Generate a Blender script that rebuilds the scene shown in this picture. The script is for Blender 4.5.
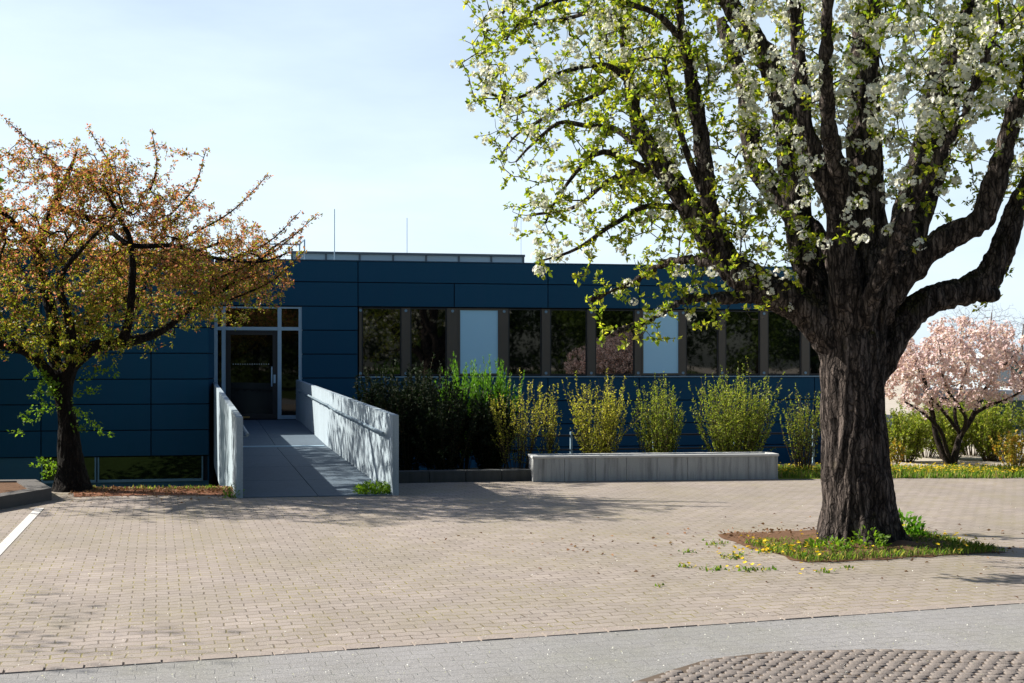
import bpy, bmesh, math, random
import numpy as np
from mathutils import Vector, Matrix, noise as mnoise

# ------------------------------------------------------------------ scene, camera, light
S = bpy.context.scene
for o in list(bpy.data.objects):
    bpy.data.objects.remove(o)
R = math.radians
F, HOR, EYE = 1200.0, 365.0, 1.65          # focal length in pixels, horizon row, eye height

cam = bpy.data.cameras.new('camera')
cam.sensor_width = 36.0
cam.lens = F * 36.0 / 1024.0
cam.shift_y = (HOR - 341.5) / 1024.0
cam.clip_end = 2000
co = bpy.data.objects.new('camera', cam)
S.collection.objects.link(co)
co.location = (0, 0, EYE)
co.rotation_euler = (R(90), 0, 0)
S.camera = co

SUN_EL, SUN_AZ = R(34.5), R(-72)             # azimuth measured from +Y towards +X
sd = Vector((math.cos(SUN_EL) * math.sin(SUN_AZ), math.cos(SUN_EL) * math.cos(SUN_AZ), math.sin(SUN_EL)))
w = bpy.data.worlds.new('World')
S.world = w
w.use_nodes = True
wt = w.node_tree
bg = wt.nodes['Background']
sky = wt.nodes.new('ShaderNodeTexSky')
sky.sky_type = 'NISHITA'
sky.sun_disc = False
sky.sun_elevation = SUN_EL
sky.sun_rotation = SUN_AZ
sky.air_density = 1.0
sky.dust_density = 1.6
sky.ozone_density = 2.6
# thin high haze and faint cirrus over the clear sky
def wn(t, **k):
    n = wt.nodes.new(t)
    for a, b in k.items(): setattr(n, a, b)
    return n
tc = wn('ShaderNodeTexCoord'); mp = wn('ShaderNodeMapping'); mp.inputs['Scale'].default_value = (1.2, 1.2, 5.0)
wt.links.new(tc.outputs['Generated'], mp.inputs[0])
cn = wn('ShaderNodeTexNoise'); cn.inputs['Scale'].default_value = 2.2; cn.inputs['Detail'].default_value = 7; cn.inputs['Roughness'].default_value = .55
wt.links.new(mp.outputs[0], cn.inputs['Vector'])
cr = wn('ShaderNodeMapRange'); cr.inputs[1].default_value = .35; cr.inputs[2].default_value = .75; cr.inputs[3].default_value = .6; cr.inputs[4].default_value = .9
wt.links.new(cn.outputs[0], cr.inputs[0])
cx = wn('ShaderNodeMix', data_type='RGBA'); wt.links.new(sky.outputs[0], cx.inputs[6])
# the haze lies low and on the sunward half of the sky
dt = wn('ShaderNodeVectorMath', operation='DOT_PRODUCT'); wt.links.new(tc.outputs['Generated'], dt.inputs[0]); dt.inputs[1].default_value = (-.40, .917, 0)
m1 = wn('ShaderNodeMapRange', interpolation_type='SMOOTHSTEP'); m1.inputs[1].default_value = -.1; m1.inputs[2].default_value = .8; wt.links.new(dt.outputs['Value'], m1.inputs[0])
sx = wn('ShaderNodeSeparateXYZ'); wt.links.new(tc.outputs['Generated'], sx.inputs[0])
m2 = wn('ShaderNodeMapRange', interpolation_type='SMOOTHSTEP'); m2.inputs[1].default_value = .0; m2.inputs[2].default_value = 0.9; m2.inputs[3].default_value = 1; m2.inputs[4].default_value = 0; wt.links.new(sx.outputs[2], m2.inputs[0])
mm = wn('ShaderNodeMath', operation='MULTIPLY'); wt.links.new(m1.outputs[0], mm.inputs[0]); wt.links.new(m2.outputs[0], mm.inputs[1])
m3 = wn('ShaderNodeMath', operation='MULTIPLY'); wt.links.new(mm.outputs[0], m3.inputs[0]); wt.links.new(cr.outputs[0], m3.inputs[1])
wt.links.new(m3.outputs[0], cx.inputs[0])
cx.inputs[7].default_value = (8.9, 10.5, 11.9, 1)
wt.links.new(cx.outputs[2], bg.inputs[0])
bg.inputs[1].default_value = 0.06
sl = bpy.data.lights.new('sun', 'SUN')
sl.energy = 5.0
sl.angle = R(0.5)
sl.color = (1.0, 0.93, 0.83)
so = bpy.data.objects.new('sun', sl)
S.collection.objects.link(so)
so.rotation_euler = sd.to_track_quat('Z', 'Y').to_euler()
vs = S.view_settings
vs.view_transform = 'Standard'
vs.look = 'None'
vs.gamma = 1.0
vs.exposure = 1.0
vs.use_curve_mapping = False

rng = np.random.default_rng(7)
random.seed(7)
C = S.collection

# ------------------------------------------------------------------ helpers
def G(px, py):                              # pixel of the photograph on the level ground
    y = F * EYE / (py - HOR)
    return ((px - 512) / F * y, y)

def P3(px, py, y):                          # pixel at depth y
    return Vector(((px - 512) / F * y, y, EYE - (py - HOR) * y / F))

def tag(o, label=None, cat=None, group=None, kind=None):
    if label: o['label'] = label
    if cat: o['category'] = cat
    if group: o['group'] = group
    if kind: o['kind'] = kind
    return o

def empty(name, loc=(0, 0, 0), rz=0.0):
    o = bpy.data.objects.new(name, None)
    C.objects.link(o)
    o.location = loc
    o.rotation_euler = (0, 0, rz)
    o.empty_display_size = 0.2
    return o

def link(name, me, mats, parent=None):
    o = bpy.data.objects.new(name, me)
    C.objects.link(o)
    for m in (mats if isinstance(mats, (list, tuple)) else [mats]):
        me.materials.append(m)
    if parent is not None:
        o.parent = parent
    return o

def arr_mesh(name, verts, faces, smooth=False, midx=None):
    """verts (N,3) array, faces list of (M,k) arrays"""
    me = bpy.data.meshes.new(name)
    verts = np.asarray(verts, dtype=np.float32)
    if not isinstance(faces, list): faces = [faces]
    faces = [np.asarray(f, dtype=np.int32) for f in faces if len(f)]
    loops = np.concatenate([f.ravel() for f in faces])
    tot = np.concatenate([np.full(len(f), f.shape[1], np.int32) for f in faces])
    st = np.concatenate([[0], np.cumsum(tot)[:-1]]).astype(np.int32)
    me.vertices.add(len(verts)); me.vertices.foreach_set('co', verts.ravel())
    me.loops.add(len(loops)); me.loops.foreach_set('vertex_index', loops)
    me.polygons.add(len(tot))
    me.polygons.foreach_set('loop_start', st)
    me.polygons.foreach_set('loop_total', tot)
    if smooth: me.polygons.foreach_set('use_smooth', np.ones(len(tot), bool))
    if midx is not None: me.polygons.foreach_set('material_index', np.asarray(midx, np.int32))
    me.update(); me.validate()
    return me

class MB:
    """collects boxes, prisms and tubes into one mesh"""
    def __init__(s): s.bm = bmesh.new()
    def box(s, x0, x1, y0, y1, z0, z1, bev=0.0):
        r = bmesh.ops.create_cube(s.bm, size=1.0)
        vsx = r['verts']
        bmesh.ops.scale(s.bm, vec=(x1 - x0, y1 - y0, z1 - z0), verts=vsx)
        bmesh.ops.translate(s.bm, vec=((x0 + x1) / 2, (y0 + y1) / 2, (z0 + z1) / 2), verts=vsx)
        if bev > 0:
            es = set(e for v in vsx for e in v.link_edges)
            bmesh.ops.bevel(s.bm, geom=list(es), offset=bev, segments=1, profile=0.5, affect='EDGES')
        return s
    def prism(s, pts, z0, z1):
        z0s = z0 if isinstance(z0, (list, tuple)) else [z0] * len(pts)
        z1s = z1 if isinstance(z1, (list, tuple)) else [z1] * len(pts)
        b = [s.bm.verts.new((p[0], p[1], z)) for p, z in zip(pts, z0s)]
        t = [s.bm.verts.new((p[0], p[1], z)) for p, z in zip(pts, z1s)]
        n = len(pts)
        s.bm.faces.new(t); s.bm.faces.new(list(reversed(b)))
        for i in range(n):
            j = (i + 1) % n
            s.bm.faces.new((b[i], b[j], t[j], t[i]))
        return s
    def tube(s, pts, r, n=8):
        pts = [Vector(p) for p in pts]
        rs = r if isinstance(r, (list, tuple)) else [r] * len(pts)
        rings = []
        for i, p in enumerate(pts):
            d = (pts[min(i + 1, len(pts) - 1)] - pts[max(i - 1, 0)]).normalized()
            a = d.orthogonal().normalized() if i == 0 else (a - d * a.dot(d)).normalized()
            b = d.cross(a)
            rings.append([s.bm.verts.new(p + (a * math.cos(2 * math.pi * k / n) + b * math.sin(2 * math.pi * k / n)) * rs[i]) for k in range(n)])
        for A, B in zip(rings, rings[1:]):
            for k in range(n):
                s.bm.faces.new((A[k], A[(k + 1) % n], B[(k + 1) % n], B[k]))
        s.bm.faces.new(list(reversed(rings[0]))); s.bm.faces.new(rings[-1])
        return s
    def build(s, name, mat, parent=None, smooth=False):
        bmesh.ops.recalc_face_normals(s.bm, faces=s.bm.faces)
        me = bpy.data.meshes.new(name)
        s.bm.to_mesh(me); s.bm.free()
        if smooth:
            for p in me.polygons: p.use_smooth = True
        return link(name, me, mat, parent)

def sheet(name, polys, mat, parent=None):
    """flat polygons [(x,y,z)...] in one mesh"""
    bm = bmesh.new()
    for poly in polys:
        bm.faces.new([bm.verts.new(p) for p in poly])
    bmesh.ops.recalc_face_normals(bm, faces=bm.faces)
    for f in bm.faces:
        if f.normal.z < 0: f.normal_flip()
    me = bpy.data.meshes.new(name); bm.to_mesh(me); bm.free()
    return link(name, me, mat, parent)

# ------------------------------------------------------------------ materials
class NT:
    def __init__(s, name):
        s.m = bpy.data.materials.new(name); s.m.use_nodes = True
        s.t = s.m.node_tree; s.n = s.t.nodes; s.l = s.t.links
        s.p = s.n['Principled BSDF']; s.out = s.n['Material Output']
    def node(s, typ, **kw):
        nd = s.n.new(typ)
        for k, v in kw.items():
            if k.startswith('i_'):
                key = k[2:]
                key = int(key) if key.isdigit() else key.replace('_', ' ')
                s.set(nd.inputs[key], v)
            else: setattr(nd, k, v)
        return nd
    def set(s, inp, v):
        if hasattr(v, 'is_linked') or isinstance(v, bpy.types.NodeSocket): s.l.new(v, inp)
        else:
            if inp.type == 'RGBA' and len(v) == 3: v = (*v, 1)
            inp.default_value = v
    def math(s, op, a, b=0.0, c=None):
        n = s.node('ShaderNodeMath', operation=op); s.set(n.inputs[0], a); s.set(n.inputs[1], b)
        if c is not None: s.set(n.inputs[2], c)
        return n.outputs[0]
    def mix(s, fac, a, b, blend='MIX'):
        n = s.node('ShaderNodeMix', data_type='RGBA', blend_type=blend)
        s.set(n.inputs[0], fac); s.set(n.inputs[6], a); s.set(n.inputs[7], b)
        return n.outputs[2]
    def noise(s, vec, scale, detail=4, rough=0.55):
        n = s.node('ShaderNodeTexNoise'); s.set(n.inputs['Vector'], vec)
        n.inputs['Scale'].default_value = scale; n.inputs['Detail'].default_value = detail
        n.inputs['Roughness'].default_value = rough
        return n.outputs[0]
    def ramp(s, fac, stops):
        n = s.node('ShaderNodeValToRGB'); s.set(n.inputs[0], fac)
        e = n.color_ramp.elements
        while len(e) < len(stops): e.new(0.5)
        for el, (p, c) in zip(e, stops):
            el.position = p; el.color = (*c, 1) if len(c) == 3 else c
        return n.outputs[0]
    def pos(s, scale=(1, 1, 1), rz=0.0, obj=False):
        src = s.node('ShaderNodeTexCoord').outputs['Object'] if obj else s.node('ShaderNodeNewGeometry').outputs['Position']
        mp = s.node('ShaderNodeMapping'); s.l.new(src, mp.inputs[0])
        mp.inputs['Rotation'].default_value = (0, 0, rz); mp.inputs['Scale'].default_value = scale
        return mp.outputs[0]
    def bump(s, h, strength=0.5, dist=0.01):
        b = s.node('ShaderNodeBump'); b.inputs['Strength'].default_value = strength; b.inputs['Distance'].default_value = dist
        s.l.new(h, b.inputs['Height']); s.l.new(b.outputs[0], s.p.inputs['Normal'])
    def base(s, c): s.set(s.p.inputs['Base Color'], c)
    def rough(s, v): s.set(s.p.inputs['Roughness'], v)
    def spec(s, v): s.set(s.p.inputs['Specular IOR Level'], v)

M = {}
def simple(name, col, rough=0.6, var=0.15, scale=6.0, metal=0.0, bump=0.0, spec=0.5):
    t = NT(name); p = t.pos(obj=True)
    n = t.noise(p, scale, 5)
    t.base(t.mix(n, tuple(c * (1 - var) for c in col), tuple(min(1, c * (1 + var)) for c in col)))
    t.rough(t.math('ADD', t.math('MULTIPLY', n, 0.2), rough - 0.1)); t.p.inputs['Metallic'].default_value = metal
    t.spec(spec)
    if bump: t.bump(t.noise(p, scale * 6, 4), bump, 0.01)
    M[name] = t.m
    return t.m

def paver_mat(name, cA, cB, joint, moss, bw, rh, mortar=0.007, bump=0.6, rz=-16.5, stain=0.75, speck=0.0):
    t = NT(name)
    p = t.pos(rz=R(rz))
    sep = t.node('ShaderNodeSeparateXYZ'); t.l.new(p, sep.inputs[0])
    nx = t.node('ShaderNodeTexNoise'); t.l.new(p, nx.inputs['Vector']); nx.inputs['Scale'].default_value = 7; nx.inputs['Detail'].default_value = 2
    sc = t.node('ShaderNodeSeparateColor'); t.l.new(nx.outputs[1], sc.inputs[0])
    x = t.math('ADD', sep.outputs[0], t.math('MULTIPLY', t.math('SUBTRACT', sc.outputs[0], 0.5), 0.03))
    zig = t.math('MULTIPLY', t.math('PINGPONG', sep.outputs[0], bw / 2), 0.22)
    y = t.math('ADD', t.math('ADD', sep.outputs[1], zig), t.math('MULTIPLY', t.math('SUBTRACT', sc.outputs[1], 0.5), 0.03))
    cb = t.node('ShaderNodeCombineXYZ'); t.l.new(x, cb.inputs[0]); t.l.new(y, cb.inputs[1])
    br = t.node('ShaderNodeTexBrick'); t.l.new(cb.outputs[0], br.inputs[0])
    br.offset = 0.5
    br.inputs['Scale'].default_value = 1.0
    br.inputs['Brick Width'].default_value = bw; br.inputs['Row Height'].default_value = rh
    br.inputs['Mortar Size'].default_value = mortar; br.inputs['Mortar Smooth'].default_value = 0.35
    br.inputs['Bias'].default_value = 0.0
    t.set(br.inputs[1], cA); t.set(br.inputs[2], cB)
    t.set(br.inputs[3], tuple(0.5 * (a + b) for a, b in zip(cA, cB)))
    big = t.noise(p, 0.55, 5, 0.6)
    mid = t.noise(p, 3.1, 5, 0.65)
    fine = t.noise(p, 130, 4, 0.75)
    col = t.mix(t.math('MULTIPLY', t.ramp(big, [(0.38, (0, 0, 0)), (0.66, (1, 1, 1))]), stain), br.outputs[0], tuple(c * f for c, f in zip(cA, (0.72, 0.74, 0.70))))
    col = t.mix(t.math('MULTIPLY', t.ramp(mid, [(0.45, (0, 0, 0)), (0.75, (1, 1, 1))]), 0.30), col, tuple(c * f for c, f in zip(cB, (0.60, 0.57, 0.50))))
    col = t.mix(t.math('MULTIPLY', t.ramp(t.noise(p, 1.15, 6, 0.7), [(0.48, (0, 0, 0)), (0.68, (1, 1, 1))]), 0.45 * stain), col, tuple(c * f for c, f in zip(cB, (0.80, 0.82, 0.55))))
    col = t.mix(1.0, col, t.ramp(fine, [(0.25, (0.62, 0.62, 0.62)), (0.75, (1.18, 1.18, 1.18))]), 'MULTIPLY')
    if speck:
        vo = t.node('ShaderNodeTexVoronoi'); t.l.new(p, vo.inputs['Vector']); vo.inputs['Scale'].default_value = 95
        col = t.mix(t.math('MULTIPLY', t.ramp(vo.outputs['Distance'], [(0.12, (1, 1, 1)), (0.3, (0, 0, 0))]), speck), col, (0.62, 0.61, 0.58))
    jc = t.mix(t.ramp(t.noise(p, 1.3, 4, 0.6), [(0.42, (0, 0, 0)), (0.6, (1, 1, 1))]), joint, moss)
    col = t.mix(t.math('MULTIPLY', br.outputs['Fac'], t.ramp(t.noise(p, 5.0, 3), [(0.3, (0.35, 0.35, 0.35)), (0.65, (1, 1, 1))])), col, jc)
    t.base(col); t.rough(0.85); t.spec(0.25)
    h = t.math('ADD', t.math('MULTIPLY', t.math('SUBTRACT', 1.0, br.outputs['Fac']), 1.0), t.math('MULTIPLY', fine, 0.35))
    h = t.math('ADD', h, t.math('MULTIPLY', mid, 0.5))
    t.bump(h, bump, 0.012)
    M[name] = t.m
    return t.m

paver_mat('beige_pavers', (0.395, 0.342, 0.305), (0.315, 0.272, 0.246), (0.13, 0.105, 0.08), (0.22, 0.19, 0.06), 0.165, 0.10, 0.0065)
paver_mat('grey_pavers', (0.30, 0.295, 0.295), (0.285, 0.28, 0.28), (0.215, 0.213, 0.21), (0.21, 0.21, 0.19), 0.20, 0.10, 0.004, 0.7, stain=0.6, speck=0.5)
simple('brown_stone', (0.185, 0.163, 0.148), 0.85, 0.25, 9, bump=0.5, spec=0.2)
simple('joint_sand', (0.12, 0.095, 0.075), 0.95, 0.3, 12, spec=0.1)
simple('dry_ground', (0.42, 0.38, 0.32), 0.95, 0.2, 0.6, spec=0.1)
simple('soil', (0.13, 0.075, 0.045), 0.95, 0.4, 9, bump=0.8, spec=0.1)
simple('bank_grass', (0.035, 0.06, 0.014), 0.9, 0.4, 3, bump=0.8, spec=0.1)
simple('dark_soil', (0.035, 0.03, 0.02), 0.95, 0.4, 5, bump=0.6, spec=0.1)
simple('unseen_lawn', (0.05, 0.075, 0.018), 0.9, 0.4, 1.2, bump=0.5, spec=0.1)
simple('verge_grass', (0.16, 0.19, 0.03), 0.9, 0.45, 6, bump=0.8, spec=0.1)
simple('road_paint', (0.78, 0.77, 0.74), 0.7, 0.12, 30, bump=0.3)
simple('dark_metal', (0.012, 0.014, 0.018), 0.45, 0.1, 4)
simple('steel', (0.38, 0.54, 0.66), 0.4, 0.08, 6, metal=0.1)
simple('rail_steel', (0.20, 0.27, 0.32), 0.4, 0.1, 6, metal=0.3)
simple('window_frame', (0.10, 0.082, 0.060), 0.5, 0.15, 3)
simple('backing', (0.008, 0.012, 0.02), 0.8, 0.1, 3)
simple('roof_felt', (0.10, 0.11, 0.12), 0.9, 0.2, 3)
simple('pale_blue_metal', (0.20, 0.33, 0.42), 0.4, 0.1, 3)
simple('basement_blue', (0.035, 0.13, 0.20), 0.55, 0.1, 3)
simple('kerb_stone', (0.085, 0.08, 0.075), 0.9, 0.3, 7, bump=0.5)
simple('litter', (0.26, 0.12, 0.07), 0.95, 0.45, 14, bump=0.8, spec=0.1)
simple('pale_render', (0.55, 0.57, 0.58), 0.8, 0.08, 2)
simple('grey_blue_render', (0.30, 0.36, 0.40), 0.8, 0.1, 2)

def panel_mat():
    t = NT('blue_panel'); p = t.pos(obj=True)
    rnd = t.node('ShaderNodeNewGeometry').outputs['Random Per Island']
    c = t.mix(rnd, (0.012, 0.070, 0.130), (0.016, 0.084, 0.154))
    st = t.noise(t.pos(scale=(3, 3, 0.5), obj=True), 1.2, 5, 0.6)
    c = t.mix(t.math('MULTIPLY', t.ramp(st, [(0.4, (0, 0, 0)), (0.75, (1, 1, 1))]), 0.4), c, (0.009, 0.082, 0.145))
    t.base(c); t.rough(t.math('ADD', 0.55, t.math('MULTIPLY', st, 0.2))); t.spec(0.15)
    t.bump(t.noise(p, 0.9, 2), 0.08, 0.05)
    M['blue_panel'] = t.m
panel_mat()

def glass_mat(name, col, rough=0.02, wav=0.05, spec=0.5):
    t = NT(name); p = t.pos(obj=True)
    t.base(col); t.rough(rough); t.spec(spec); t.p.inputs['IOR'].default_value = 1.52
    t.bump(t.noise(p, 0.8, 2), wav, 0.03)
    M[name] = t.m
glass_mat('dark_glass', (0.002, 0.003, 0.003), spec=0.95)
glass_mat('door_glass', (0.002, 0.003, 0.003), spec=0.4)
glass_mat('basement_glass', (0.004, 0.008, 0.004), spec=0.9)
glass_mat('white_panel', (0.48, 0.82, 1.0), 0.25, 0.02)  # the reflected blue of the sky is put into the white panel's colour
glass_mat('teal_glass', (0.02, 0.10, 0.09), 0.08)
glass_mat('sky_glass', (0.42, 0.58, 0.68), 0.12)  # light coming through the rooflight panes is put into this pale base

def concrete_mat(name, c, dark, streak=0.5):
    t = NT(name); p = t.pos(obj=True)
    v = t.noise(t.pos(scale=(5, 5, 0.45), obj=True), 2.2, 6, 0.65)
    b = t.noise(p, 1.1, 5, 0.6)
    f = t.noise(p, 90, 3)
    col = t.mix(t.math('MULTIPLY', t.ramp(v, [(0.45, (0, 0, 0)), (0.72, (1, 1, 1))]), streak), c, dark)
    col = t.mix(t.math('MULTIPLY', t.ramp(b, [(0.4, (0, 0, 0)), (0.7, (1, 1, 1))]), 0.35), col, tuple(x * 0.7 for x in c))
    col = t.mix(1.0, col, t.ramp(f, [(0.3, (0.85, 0.85, 0.85)), (0.7, (1.08, 1.08, 1.08))]), 'MULTIPLY')
    t.base(col); t.rough(0.8); t.spec(0.3); t.bump(f, 0.25, 0.01)
    M[name] = t.m
concrete_mat('ramp_wall', (0.35, 0.43, 0.485), (0.20, 0.25, 0.28), 0.6)
concrete_mat('ramp_deck', (0.095, 0.135, 0.175), (0.06, 0.08, 0.095), 0.4)  # the dark blue of the shade is mixed into the deck's grey
concrete_mat('planter_concrete', (0.40, 0.42, 0.42), (0.07, 0.075, 0.075), 0.75)
concrete_mat('kerb_concrete', (0.07, 0.075, 0.075), (0.03, 0.03, 0.03), 0.6)  # shade from ramp and shrubs is put into the kerb's dark tone

def bark_mat(name, light, dark, moss=None, sc=1.0, bump=1.0):
    t = NT(name); p = t.pos(obj=True)
    pv = t.pos(scale=(9 * sc, 9 * sc, 1.6 * sc), obj=True)
    v = t.noise(pv, 2.4, 8, 0.68)
    f = t.noise(p, 55 * sc, 5, 0.7)
    col = t.ramp(v, [(0.32, dark), (0.48, tuple(0.25 * (a + b) for a, b in zip(light, dark))), (0.68, light)])
    col = t.mix(1.0, col, t.ramp(f, [(0.3, (0.6, 0.6, 0.6)), (0.7, (1.25, 1.25, 1.25))]), 'MULTIPLY')
    if moss:
        b = t.noise(p, 2.6, 5, 0.6)
        nz = t.node('ShaderNodeSeparateXYZ'); t.l.new(t.node('ShaderNodeNewGeometry').outputs['Normal'], nz.inputs[0])
        mk = t.ramp(t.math('ADD', b, t.math('MULTIPLY', nz.outputs[2], 0.30)), [(0.64, (0, 0, 0)), (0.84, (1, 1, 1))])
        col = t.mix(mk, col, moss)
    # cracks between long bark plates
    dn = t.node('ShaderNodeTexNoise'); t.l.new(p, dn.inputs['Vector']); dn.inputs['Scale'].default_value = 7 * sc; dn.inputs['Detail'].default_value = 4
    dv = t.node('ShaderNodeVectorMath', operation='MULTIPLY_ADD'); t.l.new(dn.outputs[1], dv.inputs[0]); dv.inputs[1].default_value = (2.2, 2.2, 2.0); t.l.new(t.pos(scale=(24 * sc, 24 * sc, 2.6 * sc), obj=True), dv.inputs[2])
    vo = t.node('ShaderNodeTexVoronoi', feature='DISTANCE_TO_EDGE'); t.l.new(dv.outputs[0], vo.inputs['Vector']); vo.inputs['Scale'].default_value = 1.0
    ck = t.ramp(vo.outputs['Distance'], [(0.0, (0.12, 0.12, 0.12)), (0.16, (1, 1, 1))])
    col = t.mix(ck, tuple(x * 0.8 for x in dark), col)
    t.base(col); t.rough(0.95); t.spec(0.15)
    t.bump(t.math('ADD', t.math('ADD', t.math('MULTIPLY', v, .6), t.math('MULTIPLY', f, 0.5)), t.math('MULTIPLY', ck, .4)), bump, 0.03)
    M[name] = t.m
bark_mat('pear_bark', (0.215, 0.175, 0.155), (0.004, 0.003, 0.003), (0.05, 0.045, 0.010))
bark_mat('cherry_bark', (0.04, 0.032, 0.027), (0.008, 0.007, 0.006), None, 1.4)
bark_mat('pink_bark', (0.12, 0.09, 0.075), (0.02, 0.016, 0.014), None, 1.6)
bark_mat('stem_bark', (0.17, 0.13, 0.07), (0.07, 0.05, 0.03), None, 3, 0.3)
bark_mat('bare_bark', (0.34, 0.30, 0.28), (0.22, 0.20, 0.19), None, 1, 0.3)

def leaf_mat(name, stops, trans=0.45, rough=0.5, tmul=1.6):
    t = NT(name)
    rnd = t.node('ShaderNodeNewGeometry').outputs['Random Per Island']
    c = t.ramp(rnd, stops)
    t.base(c); t.rough(rough); t.spec(0.35)
    tr = t.node('ShaderNodeBsdfTranslucent')
    t.set(tr.inputs[0], t.mix(1.0, c, (tmul, tmul, tmul * 0.7), 'MULTIPLY'))
    mx = t.node('ShaderNodeMixShader'); mx.inputs[0].default_value = trans
    t.l.new(t.p.outputs[0], mx.inputs[1]); t.l.new(tr.outputs[0], mx.inputs[2])
    t.l.new(mx.outputs[0], t.out.inputs[0])
    M[name] = t.m
leaf_mat('pear_leaf', [(0, (0.08, 0.14, 0.010)), (0.5, (0.18, 0.23, 0.015)), (1, (0.32, 0.32, 0.03))], 0.55, 0.45, 2.1)
leaf_mat('pear_petal', [(0, (0.66, 0.68, 0.64)), (1, (0.80, 0.80, 0.76))], 0.35, 0.6, 1.0)
leaf_mat('copper_leaf', [(0, (0.20, 0.17, 0.018)), (0.25, (0.27, 0.13, 0.035)), (0.65, (0.29, 0.095, 0.06)), (1, (0.44, 0.20, 0.15))], 0.55, 0.5, 1.8)
leaf_mat('copper_green', [(0, (0.09, 0.14, 0.010)), (0.6, (0.19, 0.21, 0.016)), (1, (0.30, 0.22, 0.035))], 0.55, 0.5, 1.8)
leaf_mat('sprout_leaf', [(0, (0.07, 0.16, 0.01)), (1, (0.16, 0.26, 0.02))], 0.5)
leaf_mat('pink_petal', [(0, (0.64, 0.46, 0.47)), (0.6, (0.76, 0.60, 0.62)), (1, (0.82, 0.73, 0.73))], 0.35, 0.6, 1.05)
leaf_mat('yellow_leaf', [(0, (0.20, 0.24, 0.02)), (0.6, (0.34, 0.34, 0.035)), (1, (0.48, 0.42, 0.09))], 0.5)
leaf_mat('willow_leaf', [(0, (0.12, 0.18, 0.015)), (0.6, (0.20, 0.26, 0.025)), (1, (0.32, 0.32, 0.06))], 0.5)
leaf_mat('spike_leaf', [(0, (0.06, 0.18, 0.010)), (1, (0.15, 0.32, 0.02))], 0.4)
leaf_mat('shade_leaf', [(0, (0.006, 0.014, 0.004)), (1, (0.015, 0.030, 0.008))], 0.15, 0.9)  # evergreen leaf with the deep shade beside the ramp painted in as near-black
leaf_mat('forest_leaf', [(0, (0.045, 0.085, 0.012)), (1, (0.12, 0.17, 0.025))], 0.4)
leaf_mat('grass_blade', [(0, (0.05, 0.12, 0.012)), (0.55, (0.12, 0.22, 0.02)), (0.8, (0.24, 0.25, 0.05)), (1, (0.34, 0.27, 0.12))], 0.45)
leaf_mat('yellow_flower', [(0, (0.65, 0.42, 0.01)), (1, (0.80, 0.62, 0.03))], 0.3, 0.6, 1.0)
leaf_mat('orange_flower', [(0, (0.50, 0.22, 0.03)), (0.4, (0.55, 0.38, 0.03)), (1, (0.22, 0.24, 0.03))], 0.3, 0.6, 1.0)
leaf_mat('dry_leaf', [(0, (0.16, 0.07, 0.03)), (0.6, (0.26, 0.14, 0.07)), (1, (0.36, 0.24, 0.14))], 0.2, 0.8, 1.0)

# ------------------------------------------------------------------ frames
YAW = R(9.9)
D = Vector((math.cos(YAW), math.sin(YAW), 0)); NV = Vector((-math.sin(YAW), math.cos(YAW), 0))
P0 = Vector(((300 - 512) / F * 28.5, 28.5, 0))      # facade foot at the right door jamb
def U(px, v=0.0):                                   # facade coordinate seen at pixel column px
    k = (px - 512) / F
    bx, by = P0.x + NV.x * v, P0.y + NV.y * v
    return (by * k - bx) / (D.x - D.y * k)
def FW(u, v, z=0.0):                                # facade frame -> world
    q = P0 + D * u + NV * v
    return (q.x, q.y, z)
def FV(x, y):                                       # world -> facade frame
    q = Vector((x, y, 0)) - P0
    return q.dot(D), q.dot(NV)

U_R = U(852)                                        # right end of the building
E_V = FV(*G(470, 482))[1]                           # pavement edge in facade frame
BLK = -1.6                                          # how far the left block stands forward
U_C = U(209, BLK)
DEPTH = 16.0
print('U_R', U_R, 'edge v', E_V, 'U_C', U_C)

# ------------------------------------------------------------------ ground
UL, BIG = -42.0, 600.0
U_H = 8.5                                           # the sunken yard ends on a slant from here to the building's corner
hole = (UL, U_H, E_V, DEPTH - 0.3)
def q(u0, u1, v0, v1, z): return [FW(u0, v0, z), FW(u1, v0, z), FW(u1, v1, z), FW(u0, v1, z)]
tag(sheet('ground', [q(-BIG, BIG, -BIG, E_V, -0.012), q(-BIG, BIG, hole[3], BIG, -0.012),
                     q(-BIG, UL, E_V, hole[3], -0.012), [FW(U_H, E_V, -.012), FW(BIG, E_V, -.012), FW(BIG, hole[3], -.012), FW(U_R, hole[3], -.012), FW(U_R, 0.1, -.012)]], M['dry_ground']), kind='structure')
tag(sheet('pavement', [q(-32, 40, -60, E_V, 0.0)], M['beige_pavers']), kind='structure')
# grey lane in front of the plaza
a = Vector((*G(0, 675), 0)); b = Vector((*G(1024, 604), 0)); ld = (b - a).normalized(); ln = Vector((ld.y, -ld.x, 0))
lp = [a - ld * 25, b + ld * 25, b + ld * 25 + ln * 7.5, a - ld * 25 + ln * 7.5]
tag(sheet('lane', [[(p.x, p.y, 0.004) for p in lp]], M['grey_pavers']), kind='structure')
lq = [a - ld * 60 + ln * 7.9, b + ld * 60 + ln * 7.9, b + ld * 60 + ln * 300, a - ld * 60 + ln * 300]
tag(sheet('unseen_lawn', [[(p.x, p.y, 0.009) for p in lq]], M['unseen_lawn']), kind='structure')  # unseen, added behind the viewer to darken the window reflections
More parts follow.
